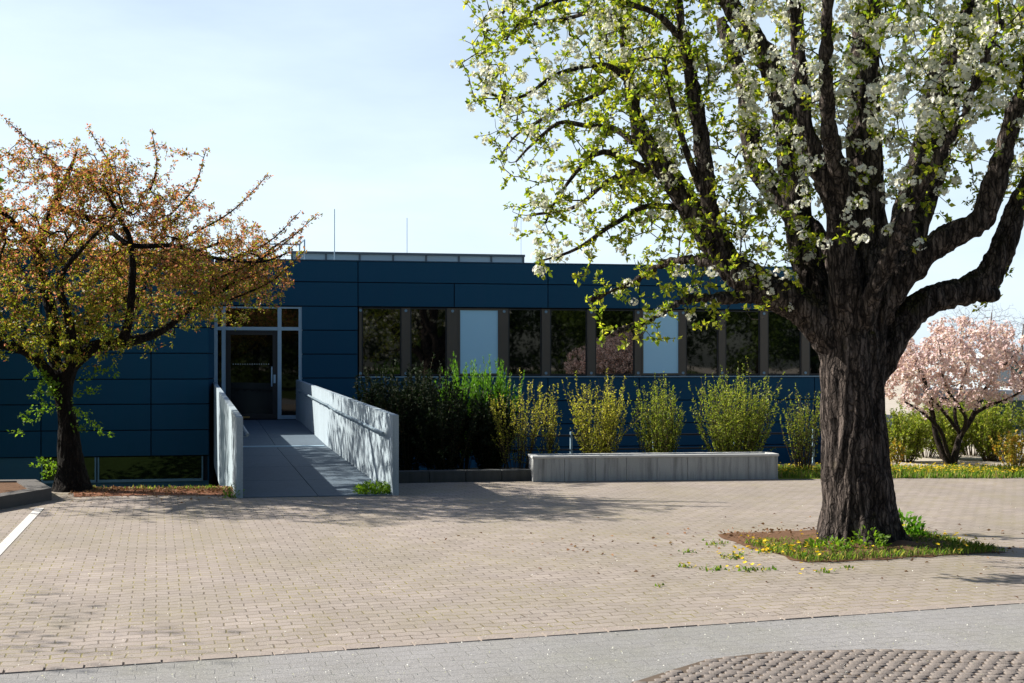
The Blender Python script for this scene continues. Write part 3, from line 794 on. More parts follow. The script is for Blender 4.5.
class Tree:
    def __init__(s, cap=60000):
        s.p = np.zeros((cap, 3)); s.par = np.full(cap, -1); s.r = np.zeros(cap); s.n = 0; s.chains = []; s.fixed = np.zeros(cap, bool)
    def add(s, p, par, r=0.0, fixed=False):
        i = s.n; s.p[i] = p; s.par[i] = par; s.r[i] = r; s.fixed[i] = fixed; s.n += 1
        return i
    def limb(s, pts, radii, start=-1, step=.1, wob=0.0, grow=True):
        pts = [np.array(p, float) for p in pts]
        # catmull-rom through the points
        P = [2 * pts[0] - pts[1]] + pts + [2 * pts[-1] - pts[-2]]
        out, rr = [], []
        for i in range(1, len(P) - 2):
            n_ = max(2, int(np.linalg.norm(P[i + 1] - P[i]) / step))
            for k in range(n_):
                t = k / n_
                out.append(.5 * (2 * P[i] + (P[i + 1] - P[i - 1]) * t + (2 * P[i - 1] - 5 * P[i] + 4 * P[i + 1] - P[i + 2]) * t * t + (3 * P[i] - P[i - 1] - 3 * P[i + 1] + P[i + 2]) * t ** 3))
                rr.append(radii[i - 1] * (1 - t) + radii[i] * t)
        out.append(pts[-1]); rr.append(radii[-1])
        ch = []; par = start
        for k, (o, r_) in enumerate(zip(out, rr)):
            if wob: o = o + wob * np.array(mnoise.noise_vector((o[0] * 2, o[1] * 2, o[2] * 2)))
            par = s.add(o, par, r_, True); ch.append(par)
        s.chains.append(('limb', ch))
        return ch
    def grow(s, targets, attach_from=0, jit=.25, sag=0.0, step=.09, up=0.0, bias=None, maxlen=9):
        t0 = s.n
        base = s.p[attach_from:s.n]
        dm = np.array([np.min(np.sum((base - t) ** 2, 1)) for t in targets])
        for t in targets[np.argsort(dm + rng.random(len(dm)) * .15)]:
            d2 = np.sum((s.p[attach_from:s.n] - t) ** 2, 1)
            if bias is not None: d2 = d2 + bias * np.maximum(0, s.p[attach_from:s.n, 2] - t[2]) ** 2
            i = int(np.argmin(d2)) + attach_from
            p = s.p[i].copy(); dist = math.sqrt(np.sum((p - t) ** 2))
            if dist < .05 or dist > maxlen: continue
            n_ = max(2, int(dist / step)); ch = [i]; par = i
            j1 = rng.normal(size=3) * jit * dist * .35; j2 = rng.normal(size=3) * jit * dist * .2
            if s.par[i] >= 0:
                dd = s.p[i] - s.p[s.par[i]]; nd = np.linalg.norm(dd)
                if nd > 1e-6: j1 += dd / nd * dist * .22
            for k in range(1, n_ + 1):
                u = k / n_
                o = p * (1 - u) + t * u + j1 * 4 * u * (1 - u) * (1 - u) + j2 * math.sin(u * 6.28) * .7
                o[2] += up * dist * math.sin(u * math.pi) - sag * dist * u * (1 - u)
                par = s.add(o, par, 0, False); ch.append(par)
            s.chains.append(('twig', ch))
    def radii(s, tip=.0028, e=2.35):
        acc = np.zeros(s.n)
        kids = np.zeros(s.n, int)
        for i in range(s.n):
            if s.par[i] >= 0: kids[s.par[i]] += 1
        for i in range(s.n - 1, -1, -1):
            v = acc[i] if acc[i] > 0 else tip ** e
            if not s.fixed[i]: s.r[i] = v ** (1 / e)
            if s.par[i] >= 0 and not s.fixed[i]: acc[s.par[i]] += v * 1.01
    def tubes(s, kind, sides, rmin=0.0):
        V, Fq, base = [], [], 0
        for kd, ch in s.chains:
            if kd != kind: continue
            P = s.p[ch]; r_ = s.r[ch].copy()
            if kd == 'twig': r_[0] = min(r_[0], r_[1] * 1.25)
            r_ = np.maximum(r_, rmin)
            ns = sides if r_[0] > .012 or kd == 'limb' else 4
            T = np.gradient(P, axis=0); T /= np.linalg.norm(T, axis=1)[:, None] + 1e-9
            a = np.cross(T[0], [.3, .5, .8]); a /= np.linalg.norm(a)
            ang = np.arange(ns) * 2 * math.pi / ns
            for k in range(len(ch)):
                a = a - T[k] * a.dot(T[k]); a /= np.linalg.norm(a) + 1e-9
                b_ = np.cross(T[k], a)
                V.append(P[k] + (np.outer(np.cos(ang), a) + np.outer(np.sin(ang), b_)) * r_[k])
                if k:
                    i0 = base + (k - 1) * ns; i1 = base + k * ns
                    for q_ in range(ns): Fq.append((i0 + q_, i0 + (q_ + 1) % ns, i1 + (q_ + 1) % ns, i1 + q_))
            tv = base + len(ch) * ns
            base += len(ch) * ns
        return (np.concatenate(V), np.array(Fq)) if V else (np.zeros((0, 3)), np.zeros((0, 4), int))
    def twig_points(s, every=.10, first=.25):
        """positions and directions along the twigs, tips included"""
        P_, D_ = [], []
        for kd, ch in s.chains:
            P = s.p[ch]; n_ = len(ch)
            if kd == 'limb':
                for k in range(1, n_):
                    if s.r[ch[k]] < .026:
                        d = P[k] - P[k - 1]; P_.append(P[k] + rand_unit(1)[0] * .03); D_.append(d / (np.linalg.norm(d) + 1e-9))
                continue
            for k in range(1, n_):
                if s.r[ch[k]] > .012: continue
                if k == n_ - 1 or (k / n_ > first and rng.random() < .09 / every):
                    d = P[k] - P[k - 1]; P_.append(P[k]); D_.append(d / (np.linalg.norm(d) + 1e-9))
        return np.array(P_), np.array(D_)

def solid_wood(name, V, Fq, voxel, disp=0.0, freq=(14, 14, 2.6)):
    """merge overlapping limbs into one skin and carve bark ridges into it"""
    me = arr_mesh(name + '_raw', V, Fq)
    bm = bmesh.new(); bm.from_mesh(me)
    bmesh.ops.holes_fill(bm, edges=[e for e in bm.edges if e.is_boundary], sides=64)
    bmesh.ops.recalc_face_normals(bm, faces=bm.faces)
    bm.to_mesh(me); bm.free()
    o = bpy.data.objects.new('raw', me); C.objects.link(o)
    md = o.modifiers.new('r', 'REMESH'); md.mode = 'VOXEL'; md.voxel_size = voxel
    sm = o.modifiers.new('s', 'SMOOTH'); sm.iterations = 3; sm.factor = .5
    dg = bpy.context.evaluated_depsgraph_get()
    out = bpy.data.meshes.new_from_object(o.evaluated_get(dg))
    bpy.data.objects.remove(o); bpy.data.meshes.remove(me)
    n_ = len(out.vertices)
    co_ = np.zeros(n_ * 3, np.float32); out.vertices.foreach_get('co', co_); co_ = co_.reshape(-1, 3)
    no = np.zeros(n_ * 3, np.float32); out.vertex_normals.foreach_get('vector', no); no = no.reshape(-1, 3)
    if disp:
        dv = np.zeros(n_)
        for i in range(n_):
            x, y, z = co_[i]
            q_ = Vector((x * freq[0], y * freq[1], z * freq[2]))
            wv = mnoise.noise(Vector((x * 1.5, y * 1.5, z * .8))) * .5
            q_.x += wv; q_.y -= wv
            dv[i] = (1 - abs(mnoise.noise(q_)) * 2.2) * .7 + mnoise.noise(q_ * 2.3) * .35 + mnoise.noise(Vector((x, y, z)) * 4) * .5
        co_ = co_ + no * (dv * disp)[:, None]
        out.vertices.foreach_set('co', co_.astype(np.float32).ravel())
    fv_ = np.zeros(len(out.polygons), np.int32); out.polygons.foreach_get('loop_total', fv_)
    lp_ = np.zeros(len(out.loops), np.int32); out.loops.foreach_get('vertex_index', lp_)
    assert (fv_ == 4).all()
    bpy.data.meshes.remove(out)
    return co_, lp_.reshape(-1, 4)

def merge(parts):
    V, Fs, b_ = [], [], 0
    for v, f in parts:
        if len(v) == 0: continue
        V.append(v); Fs.append(np.asarray(f) + b_); b_ += len(v)
    return np.concatenate(V), Fs

def ell_points(n, ells, hollow=0.0, noise_sc=.9, thr=-.1, zs=1.0):
    """points in a union of ellipsoids, with gaps"""
    out = []
    wts = np.array([e[3] * e[4] * e[5] * (e[6] if len(e) > 6 else 1) for e in ells]); wts /= wts.sum()
    while len(out) < n:
        e = ells[rng.choice(len(ells), p=wts)]
        d = rand_unit(1)[0] * (hollow + (1 - hollow) * rng.random() ** (1 / 2.2))
        p = np.array(e[:3]) + d * np.array(e[3:6])
        if mnoise.noise(Vector((p[0] * noise_sc, p[1] * noise_sc, p[2] * noise_sc * zs))) < thr: continue
        out.append(p)
    return np.array(out)

def px_limb(tree, pts, y0, start=-1, step=.1, wob=0.0):
    """pts: (px, py, depth offset, width in px)"""
    return tree.limb([P3(a, b, y0 + c) for a, b, c, w_ in pts], [w_ / 2 * (y0 + c) / F for a, b, c, w_ in pts], start, step, wob)

# ---- the big blossoming pear tree
def pear_tree():
    y0 = 11.0
    T = Tree()
    px_limb(T, [(860, 556, 0, 84), (860, 540, 0, 78), (858, 505, 0, 68), (855, 460, 0, 63), (853, 410, 0, 59), (853, 370, 0, 58), (856, 335, 0, 58)], y0, step=.06)
    # central leader
    px_limb(T, [(857, 345, .0, 54), (866, 290, .0, 46), (868, 235, .05, 38), (865, 175, .1, 33), (864, 88, .2, 27), (868, 0, .3, 23), (862, -110, .4, 17), (850, -230, .5, 10)], y0)
    px_limb(T, [(850, 330, -.1, 34), (845, 290, -.22, 30), (842, 240, -.3, 26), (834, 198, -.35, 23), (816, 160, -.4, 20), (803, 120, -.45, 17), (800, 60, -.5, 13), (790, -40, -.7, 9)], y0)
    px_limb(T, [(846, 230, -.3, 20), (840, 176, -.5, 17), (829, 132, -.7, 14), (826, 60, -1.0, 10), (830, -40, -1.3, 7)], y0)
    # left low limb
    px_limb(T, [(852, 385, 0, 30), (830, 338, .0, 34), (799, 304, .0, 33), (762, 288, .0, 31), (727, 262, .05, 26), (701, 226, .1, 23), (684, 198, .15, 21), (659, 162, .2, 19), (641, 135, .3, 15), (632, 95, .4, 10), (626, 45, .4, 8), (628, -40, .4, 5)], y0)
    # left upright limb
    px_limb(T, [(854, 355, .2, 28), (828, 316, .35, 27), (808, 265, .5, 27), (792, 170, .7, 25), (781, 88, .9, 23), (752, 35, 1.0, 20), (722, -8, 1.1, 15), (690, -80, 1.2, 10)], y0)
    px_limb(T, [(735, 268, .2, 17), (716, 230, .0, 15), (705, 170, -.2, 13), (696, 105, -.3, 11), (684, 40, -.5, 9), (672, -50, -.7, 6)], y0)
    px_limb(T, [(701, 190, -.1, 9), (686, 150, -.3, 7), (673, 106, -.5, 5), (664, 60, -.7, 4)], y0)
    # right limbs
    px_limb(T, [(866, 335, .1, 34), (890, 285, .2, 31), (917, 211, .4, 30), (935, 154, .5, 26), (948, 88, .6, 24), (970, 22, .8, 21), (992, -70, 1.0, 15), (1010, -180, 1.1, 9)], y0)
    px_limb(T, [(866, 335, -.05, 28), (895, 288, -.15, 26), (930, 250, -.3, 25), (957, 233, -.4, 24), (983, 217, -.5, 22), (997, 176, -.6, 18), (1012, 120, -.8, 14), (1040, 40, -1.0, 10), (1060, -60, -1.2, 7)], y0)
    px_limb(T, [(862, 395, 0, 20), (886, 354, .05, 25), (908, 318, .1, 27), (932, 299, .15, 26), (965, 291, .2, 25), (988, 276, .2, 25), (1004, 245, .2, 22), (1018, 205, .25, 18), (1050, 150, .3, 13), (1095, 90, .4, 9)], y0)
    px_limb(T, [(978, 288, .2, 20), (991, 296, .15, 15), (994, 299, .15, 9)], y0, step=.04)
    # limbs towards and away from the viewer
    px_limb(T, [(858, 330, -.15, 22), (880, 280, -.5, 15), (915, 200, -1.0, 10), (960, 120, -1.5, 7), (1000, 20, -2.0, 5)], y0)
    px_limb(T, [(856, 340, .2, 34), (840, 270, .7, 26), (760, 170, 1.3, 20), (745, 90, 1.9, 14), (720, 20, 2.4, 9)], y0)
    px_limb(T, [(866, 320, .2, 30), (900, 230, .9, 22), (925, 130, 1.6, 16), (940, 30, 2.2, 10)], y0)
    # boughs that give the left outline
    for pts in ([(641, 164, .35, 7), (604, 152, .2, 6), (580, 166, .1, 4.5), (560, 195, .0, 3), (548, 225, 0, 2)],
                [(634, 140, .4, 8), (612, 127, .6, 6), (583, 125, .8, 5), (559, 124, .9, 4), (534, 143, 1.0, 3), (515, 165, 1.1, 2)],
                [(629, 78, .4, 7), (615, 68, .2, 6), (592, 65, 0, 5), (555, 76, -.2, 4), (518, 99, -.4, 3), (487, 92, -.5, 1.8)],
                [(627, 30, .4, 6), (596, 12, .6, 5), (563, 20, .8, 4), (514, 31, 1.0, 3), (475, 60, 1.1, 1.8)],
                [(690, 205, .3, 8), (650, 205, 0, 6), (618, 222, -.3, 5), (580, 250, -.5, 3.5), (545, 262, -.6, 2)],
                [(660, 165, .35, 8), (620, 178, .8, 6), (575, 205, 1.1, 4), (530, 215, 1.3, 2.5)],
                [(770, 290, .1, 10), (735, 300, -.3, 8), (690, 300, -.7, 6), (650, 318, -.9, 4), (612, 330, -1, 2.2)],
                [(745, 272, .2, 10), (715, 262, .8, 8), (672, 262, 1.3, 6), (630, 285, 1.6, 4), (590, 300, 1.7, 2.2)],
                [(628, 60, .4, 7), (600, 90, .7, 5), (560, 108, 1.0, 4), (520, 135, 1.2, 2.5), (500, 160, 1.3, 1.5)],
                [(684, 40, -.5, 8), (640, 10, -.8, 6), (590, -5, -1.0, 5), (540, 8, -1.2, 3), (505, 40, -1.3, 2)],
                [(722, 0, 1.1, 10), (670, -10, 1.3, 7), (610, -20, 1.5, 5), (550, -10, 1.6, 3), (495, 15, 1.7, 2)]):
        px_limb(T, pts, y0, step=.08, wob=.05)
    n_l = T.n
    ells = [(1.35, 11.0, 4.6, 1.85, 2.2, 2.0, 1.5), (.75, 11.1, 3.55, 1.0, 1.4, 1.0, 1.6), (1.75, 11.0, 2.75, 1.15, 1.6, .75, 1.7), (3.3, 11.0, 5.2, 2.2, 2.5, 2.4, 1.0), (5.2, 11.2, 4.6, 1.7, 2.0, 1.5, 1.0), (5.0, 11.2, 6.2, 2.0, 2.3, 1.8, .5), (2.6, 11.1, 7.0, 2.4, 2.3, 1.5, .4), (4.8, 10.6, 4.0, .9, 1.1, 1.15, 2.4), (3.2, 10.0, 4.3, 1.5, .9, 1.1, 1.2), (2.35, 10.4, 2.9, .75, .9, .6, 2.2)]
    tg = ell_points(6300, ells, .0, 1.25, -.17)
    keep = ~((tg[:, 2] < 3.0) & (tg[:, 0] > 3.0) & (tg[:, 0] < 4.9)) & ~((tg[:, 1] < 10.2) & (tg[:, 0] > 2.3) & (tg[:, 0] < 4.3) & (tg[:, 2] < 2.6))
    tg = tg[keep]
    tg = tg[~((tg[:, 1] < 10.85) & (tg[:, 0] < 2.9) & (rng.random(len(tg)) < .72))]
    # a thinner place low in the crown lets the sun reach the trunk
    sh_ = np.array([sd.x, sd.y]) / math.hypot(sd.x, sd.y)
    def thin(Q, pr):
        rel = Q - np.array([2.9, 10.95, 0]); al = rel[:, :2] @ sh_; pp_ = rel[:, 0] * sh_[1] - rel[:, 1] * sh_[0]
        h0 = Q[:, 2] - al * math.tan(SUN_EL)
        return ~((np.abs(pp_) < .5) & (al > .3) & (h0 > 0) & (h0 < 1.9) & (rng.random(len(Q)) < pr))
    tg = tg[thin(tg, .95)]
    T.grow(tg, 60, jit=.32, up=.05, sag=.05)
    # short spurs along the thin boughs
    idx = [i for kd, c in T.chains if kd == 'limb' for i in c if T.fixed[i] and T.r[i] < .05]
    sp = np.array([T.p[i] + rand_unit(1)[0] * rng.uniform(.1, .3) for i in idx for _ in range(3)])
    T.grow(sp, 60, jit=.3, up=.03)
    T.radii(.0030, 2.3)
    lv, lf = T.tubes('limb', 14)
    tv, tf = T.tubes('twig', 6)
    # thick limbs are fused; thin ones stay plain tubes
    big, small = Tree(), None
    chains = T.chains
    T.chains = [c for c in chains if c[0] == 'limb' and T.r[c[1][0]] > .045]; bv, bf = T.tubes('limb', 16)
    T.chains = [c for c in chains if c[0] == 'limb' and T.r[c[1][0]] <= .045]; sv_, sf_ = T.tubes('limb', 8)
    T.chains = chains
    wv, wf_ = solid_wood('pear', bv, bf, .018, .034, (11, 11, 1.5))
    # root flare
    r_ = np.hypot(wv[:, 0] - 3.17, wv[:, 1] - 11.0); hz = np.clip(1 - wv[:, 2] / .45, 0, 1)
    ang = np.arctan2(wv[:, 1] - 11.0, wv[:, 0] - 3.17); sc = 1 + hz ** 2 * (.16 + .12 * np.cos(ang * 5 + 1))
    low = wv[:, 2] < .45
    wv[low, 0] = 3.17 + (wv[low, 0] - 3.17) * sc[low]; wv[low, 1] = 11.0 + (wv[low, 1] - 11.0) * sc[low]
    V, Fs = merge([(wv, wf_), (sv_, sf_), (tv, tf)])
    root = empty('pear_tree', (3.17, 11.0, 0)); o = np.array([3.17, 11.0, 0])
    tag(root, 'large old pear tree with white blossom and thick furrowed dark trunk on the plaza', 'tree')
    link('trunk', arr_mesh('trunk', V - o, Fs, True), M['pear_bark'], root)
    P, Dr = T.twig_points(.085, .12)
    kp_ = thin(P, .8); P, Dr = P[kp_], Dr[kp_]
    # leaf rosettes
    print('pear clusters', len(P), 'nodes', T.n)
    wgt = np.array([.045 + .24 * (1 if p_[0] > 2.2 else 0) - .15 * (1 if p_[2] < 3.2 else 0) + .32 * math.exp(-((p_[0] - 2.9) ** 2 + (p_[2] - 4.1) ** 2) / 1.3) + .8 * mnoise.noise(Vector(p_ * 1.7)) for p_ in P]).clip(.02, .8)
    isb = rng.random(len(P)) < wgt
    k = 7; LP, LDr = np.concatenate([P[~isb], P[isb][::3]]), np.concatenate([Dr[~isb], Dr[isb][::3]])
    B = np.repeat(LP, k, 0); DD = np.repeat(LDr, k, 0)
    n_ = len(B); dirs = DD * .5 + rand_unit(n_) * 1.0; dirs[:, 2] += .35
    L_ = rng.uniform(.03, .066, n_)
    sel = rng.random(n_) < .8
    v, f = leaves_arrays((B + rand_unit(n_) * .018)[sel], dirs[sel], L_[sel], L_[sel] * rng.uniform(.5, .7, sel.sum()), .2, .15)
    link('foliage', arr_mesh('foliage', v - o, f), M['pear_leaf'], root)
    # blossom clusters, denser in the middle and right of the crown
    cl = P[isb] + Dr[isb] * .03 + rand_unit(isb.sum()) * .02; m_ = 15
    cc = np.repeat(cl, m_, 0); dv_ = rand_unit(len(cc)); dv_[:, 2] = dv_[:, 2] * .8 + .15
    rad = np.repeat(rng.uniform(.032, .056, len(cl)), m_)
    v, f = flowers_arrays(cc + dv_ * rad[:, None], dv_ + rand_unit(len(cc)) * .35, rng.uniform(.016, .024, len(cc)))
    link('blossom', arr_mesh('blossom', v - o, f), M['pear_petal'], root)
    return root
pear_tree()

# ---- coppery cherry on the left
def copper_tree():
    y0 = 15.8; T = Tree()
    px_limb(T, [(72, 494, 0, 44), (72, 484, 0, 36), (71, 465, 0, 26), (69, 445, 0, 22), (68, 422, 0, 18), (64, 402, 0, 16), (66, 378, 0, 17), (75, 360, 0, 17), (97, 346, 0, 13), (122, 340, -.1, 10), (131, 300, -.2, 7.5), (131, 245, -.3, 6), (118, 215, -.3, 4), (100, 180, -.3, 2.5)], y0, step=.07)
    px_limb(T, [(65, 392, 0, 12), (54, 355, .1, 12), (52, 315, .2, 11), (42, 280, .3, 12), (40, 248, .3, 11), (54, 204, .3, 8), (72, 165, .4, 4), (80, 140, .4, 1.5)], y0, step=.08)
    px_limb(T, [(41, 255, .3, 10), (28, 238, .2, 9), (12, 222, .1, 7), (-20, 190, 0, 5), (-50, 160, 0, 3)], y0, step=.08)
    px_limb(T, [(64, 405, 0, 12), (46, 370, -.2, 11), (22, 350, -.5, 9), (-15, 340, -.8, 9), (-60, 310, -1.0, 7), (-110, 280, -1.2, 4)], y0, step=.08)
    px_limb(T, [(60, 208, .3, 8), (101, 224, .1, 5.5), (131, 245, -.1, 5.5), (175, 246, -.2, 4.5), (215, 258, -.3, 3.5), (260, 262, -.4, 2.4), (290, 252, -.4, 1.5)], y0, step=.08)
    px_limb(T, [(122, 343, -.1, 12), (160, 332, .2, 7), (195, 305, .4, 5), (230, 285, .5, 5), (270, 250, .5, 3), (298, 232, .5, 1.6)], y0, step=.08)
    px_limb(T, [(72, 366, .0, 11), (92, 320, .8, 10), (120, 290, 1.6, 9), (160, 270, 2.4, 6), (200, 250, 3.2, 4), (230, 240, 3.9, 2.5)], y0, step=.08)
    px_limb(T, [(72, 365, .0, 12), (70, 325, -.5, 9), (60, 280, -.9, 6), (90, 240, -1.3, 3.5), (120, 210, -1.5, 2)], y0, step=.08)
    # long straight shoots at the right outline
    for a, b_, c in (((215, 280), (318, 214), -.2), ((225, 262), (300, 212), .3), ((170, 215), (206, 150), .2), ((150, 190), (152, 132), 0), ((215, 290), (302, 238), .1), ((120, 190), (88, 128), 0.3), ((60, 170), (4, 118), .2), ((230, 300), (305, 250), -.4), ((180, 240), (268, 175), .5)):
        T.limb([P3(a[0], a[1], y0 + c), P3((a[0] + b_[0]) / 2 + 6, (a[1] + b_[1]) / 2 + 5, y0 + c), P3(b_[0], b_[1], y0 + c)], [.016, .010, .004], step=.1)
    ells = [(-6.0, 15.8, 3.35, 1.9, 2.0, 1.15, 1.0), (-4.6, 15.6, 3.0, 1.55, 1.7, .85, 1.4), (-3.7, 15.6, 2.75, .85, 1.1, .5, 1.5), (-8.2, 15.8, 3.2, 1.8, 1.8, 1.2, .6), (-5.9, 15.6, 2.25, 1.7, 1.7, .65, 1.3), (-5.4, 15.8, 4.2, 1.3, 1.4, .5, 1.2), (-4.9, 18.6, 3.1, 1.5, 1.7, .95, 1.0)]  # last ellipsoid deepens the crown at the back to shade ramp and shrubs
    tg = ell_points(5400, ells, 0, 1.15, -.08, 2.0)
    T.grow(tg, 30, jit=.28, up=.06)
    T.radii(.0026, 2.3)
    ch = T.chains
    T.chains = [c for c in ch if c[0] == 'limb' and T.r[c[1][0]] > .06]; bv, bf = T.tubes('limb', 12)
    T.chains = [c for c in ch if c[0] == 'limb' and T.r[c[1][0]] <= .06]; sv_, sf_ = T.tubes('limb', 7)
    T.chains = ch
    tv, tf = T.tubes('twig', 5)
    wv, wf_ = solid_wood('copper', bv, bf, .022, .012, (18, 18, 4))
    V, Fs = merge([(wv, wf_), (sv_, sf_), (tv, tf)])
    o = np.array([-5.8, 15.8, 0]); root = empty('cherry_tree', o)
    tag(root, 'spreading tree with coppery red and green young leaves left of the ramp', 'tree')
    link('trunk', arr_mesh('trunk', V - o, Fs, True), M['cherry_bark'], root)
    P, Dr = T.twig_points(.07, .05)
    # shoots carry leaves too
    EP, ED = [], []
    for kd, c in T.chains:
        if kd == 'limb' and T.r[c[0]] < .03:
            for a, b_ in zip(c, c[1:]):
                for _ in range(2): EP.append(T.p[a] + (T.p[b_] - T.p[a]) * rng.random()); ED.append((T.p[b_] - T.p[a]) / np.linalg.norm(T.p[b_] - T.p[a]))
    P = np.concatenate([P, EP]); Dr = np.concatenate([Dr, ED])
    print('copper clusters', len(P))
    k = 8; B = np.repeat(P, k, 0); DD = np.repeat(Dr, k, 0); n_ = len(B)
    dirs = DD * .6 + rand_unit(n_); L_ = rng.uniform(.024, .054, n_)
    v, f = leaves_arrays(B + rand_unit(n_) * .03, dirs, L_, L_ * .5, .2, .2)
    pb = ((B[:, 2] - 1.7) / 2.3 + .2 * np.clip((B[:, 0] + 5.2) / 2.5, 0, 1) - .04).clip(.08, .74)
    mi = (rng.random(n_) < pb).astype(int)
    link('foliage', arr_mesh('foliage', v - o, f, midx=mi), [M['copper_green'], M['copper_leaf']], root)
    # fresh green shoots low on the trunk
    pts = [(-6.0, 15.62, .9 + .8 * rng.random()) for _ in range(0)]
    SP, SD = [], []
    for (a, b_) in (((66, 400), (30, 396)), ((66, 405), (20, 420)), ((70, 402), (100, 392)), ((66, 390), (28, 375)), ((68, 412), (95, 425)), ((60, 405), (16, 437)), ((70, 430), (112, 436)), ((60, 470), (38, 466)), ((62, 468), (44, 480)), ((75, 380), (118, 374)), ((60, 395), (40, 385))):
        A, Bp = np.array(P3(*a, y0 - .15)), np.array(P3(*b_, y0 - .15 + rng.uniform(-.4, .3)))
        for u in np.linspace(.15, 1, 16): SP.append(A + (Bp - A) * u + rng.normal(size=3) * .03 + np.array([0, 0, .08 * math.sin(u * 3)])); SD.append(Bp - A)
    SP = np.repeat(np.array(SP), 5, 0); SD = np.repeat(np.array(SD), 5, 0)
    SD = SD / np.linalg.norm(SD, axis=1)[:, None] * .6 + rand_unit(len(SD)); L_ = rng.uniform(.03, .065, len(SP))
    v, f = leaves_arrays(SP + rand_unit(len(SP)) * .03, SD, L_, L_ * .55)
    so_ = link('trunk_shoots', arr_mesh('trunk_shoots', v - o, f), M['sprout_leaf'], root); so_['label'] = 'bright green shoots on the trunk'
copper_tree()

# ---- small pink cherry on the right
def pink_tree(root_xy, name_label, seed_shift=0, group=None, scale=1.0):
    y0 = 19.2; T = Tree()
    px_limb(T, [(952, 471, 0, 8), (942, 451, 0, 6.5), (936, 435, 0, 5.5), (932, 411, 0, 5), (926, 385, -.1, 4), (915, 360, -.2, 3)], y0, step=.05)
    px_limb(T, [(952, 471, 0, 8), (957, 447, 0, 6.5), (961, 435, .1, 5.5), (972, 418, .2, 5), (983, 393, .3, 4), (1000, 370, .3, 3), (1020, 350, .3, 2)], y0, step=.05)
    px_limb(T, [(952, 465, 0, 5), (946, 448, -.1, 4.5), (940, 430, -.3, 4), (922, 412, -.5, 3), (905, 402, -.6, 2)], y0, step=.05)
    px_limb(T, [(961, 435, .1, 4), (950, 420, .0, 3.5), (938, 405, -.1, 3), (928, 395, -.3, 2)], y0, step=.05)
    px_limb(T, [(961, 437, .1, 4.5), (966, 420, -.2, 4), (958, 405, -.4, 3.4), (945, 385, -.6, 3), (940, 350, -.8, 2)], y0, step=.05)
    px_limb(T, [(974, 414, .2, 4), (990, 405, 0, 3), (1010, 398, -.2, 2.4), (1030, 385, -.3, 2)], y0, step=.05)
    px_limb(T, [(960, 436, .1, 4), (955, 410, .5, 3.4), (965, 375, .8, 3), (970, 340, 1.0, 2)], y0, step=.05)
    ells = [(7.0, 19.2, 1.66, 1.4, 1.25, .72, 1), (8.2, 19.2, 1.6, 1.1, 1.0, .55, 1), (6.5, 19.1, 1.45, .7, .8, .5, 1.1), (7.2, 19.2, 2.1, .8, .8, .32, 1.2)]
    tg = ell_points(820, ells, 0, 2.2, -.1)
    T.grow(tg, 10, jit=.3, up=.05, step=.06)
    T.radii(.0022, 2.3)
    a1 = T.tubes('limb', 8); a2 = T.tubes('twig', 5)
    V, Fs = merge([a1, a2]); o = np.array([7.05, 19.2, 0])
    root = empty('pink_cherry', (root_xy[0], root_xy[1], 0)); root.scale = (scale,) * 3
    tag(root, name_label, 'tree', group)
    link('trunk', arr_mesh('trunk', V - o, Fs, True), M['pink_bark'], root)
    P, Dr = T.twig_points(.07, .1)
    cl = P; m_ = 9; cc = np.repeat(cl, m_, 0); dv_ = rand_unit(len(cc))
    v, f = flowers_arrays(cc + dv_ * rng.uniform(.02, .075, len(cc))[:, None], dv_ + rand_unit(len(cc)) * .4, rng.uniform(.018, .03, len(cc)))
    print('pink', len(cl))
    link('blossom', arr_mesh('blossom', v - o, f), M['pink_petal'], root)
    return root
pk = pink_tree((7.05, 19.2), 'small pink flowering cherry with several dark stems on the grass verge')

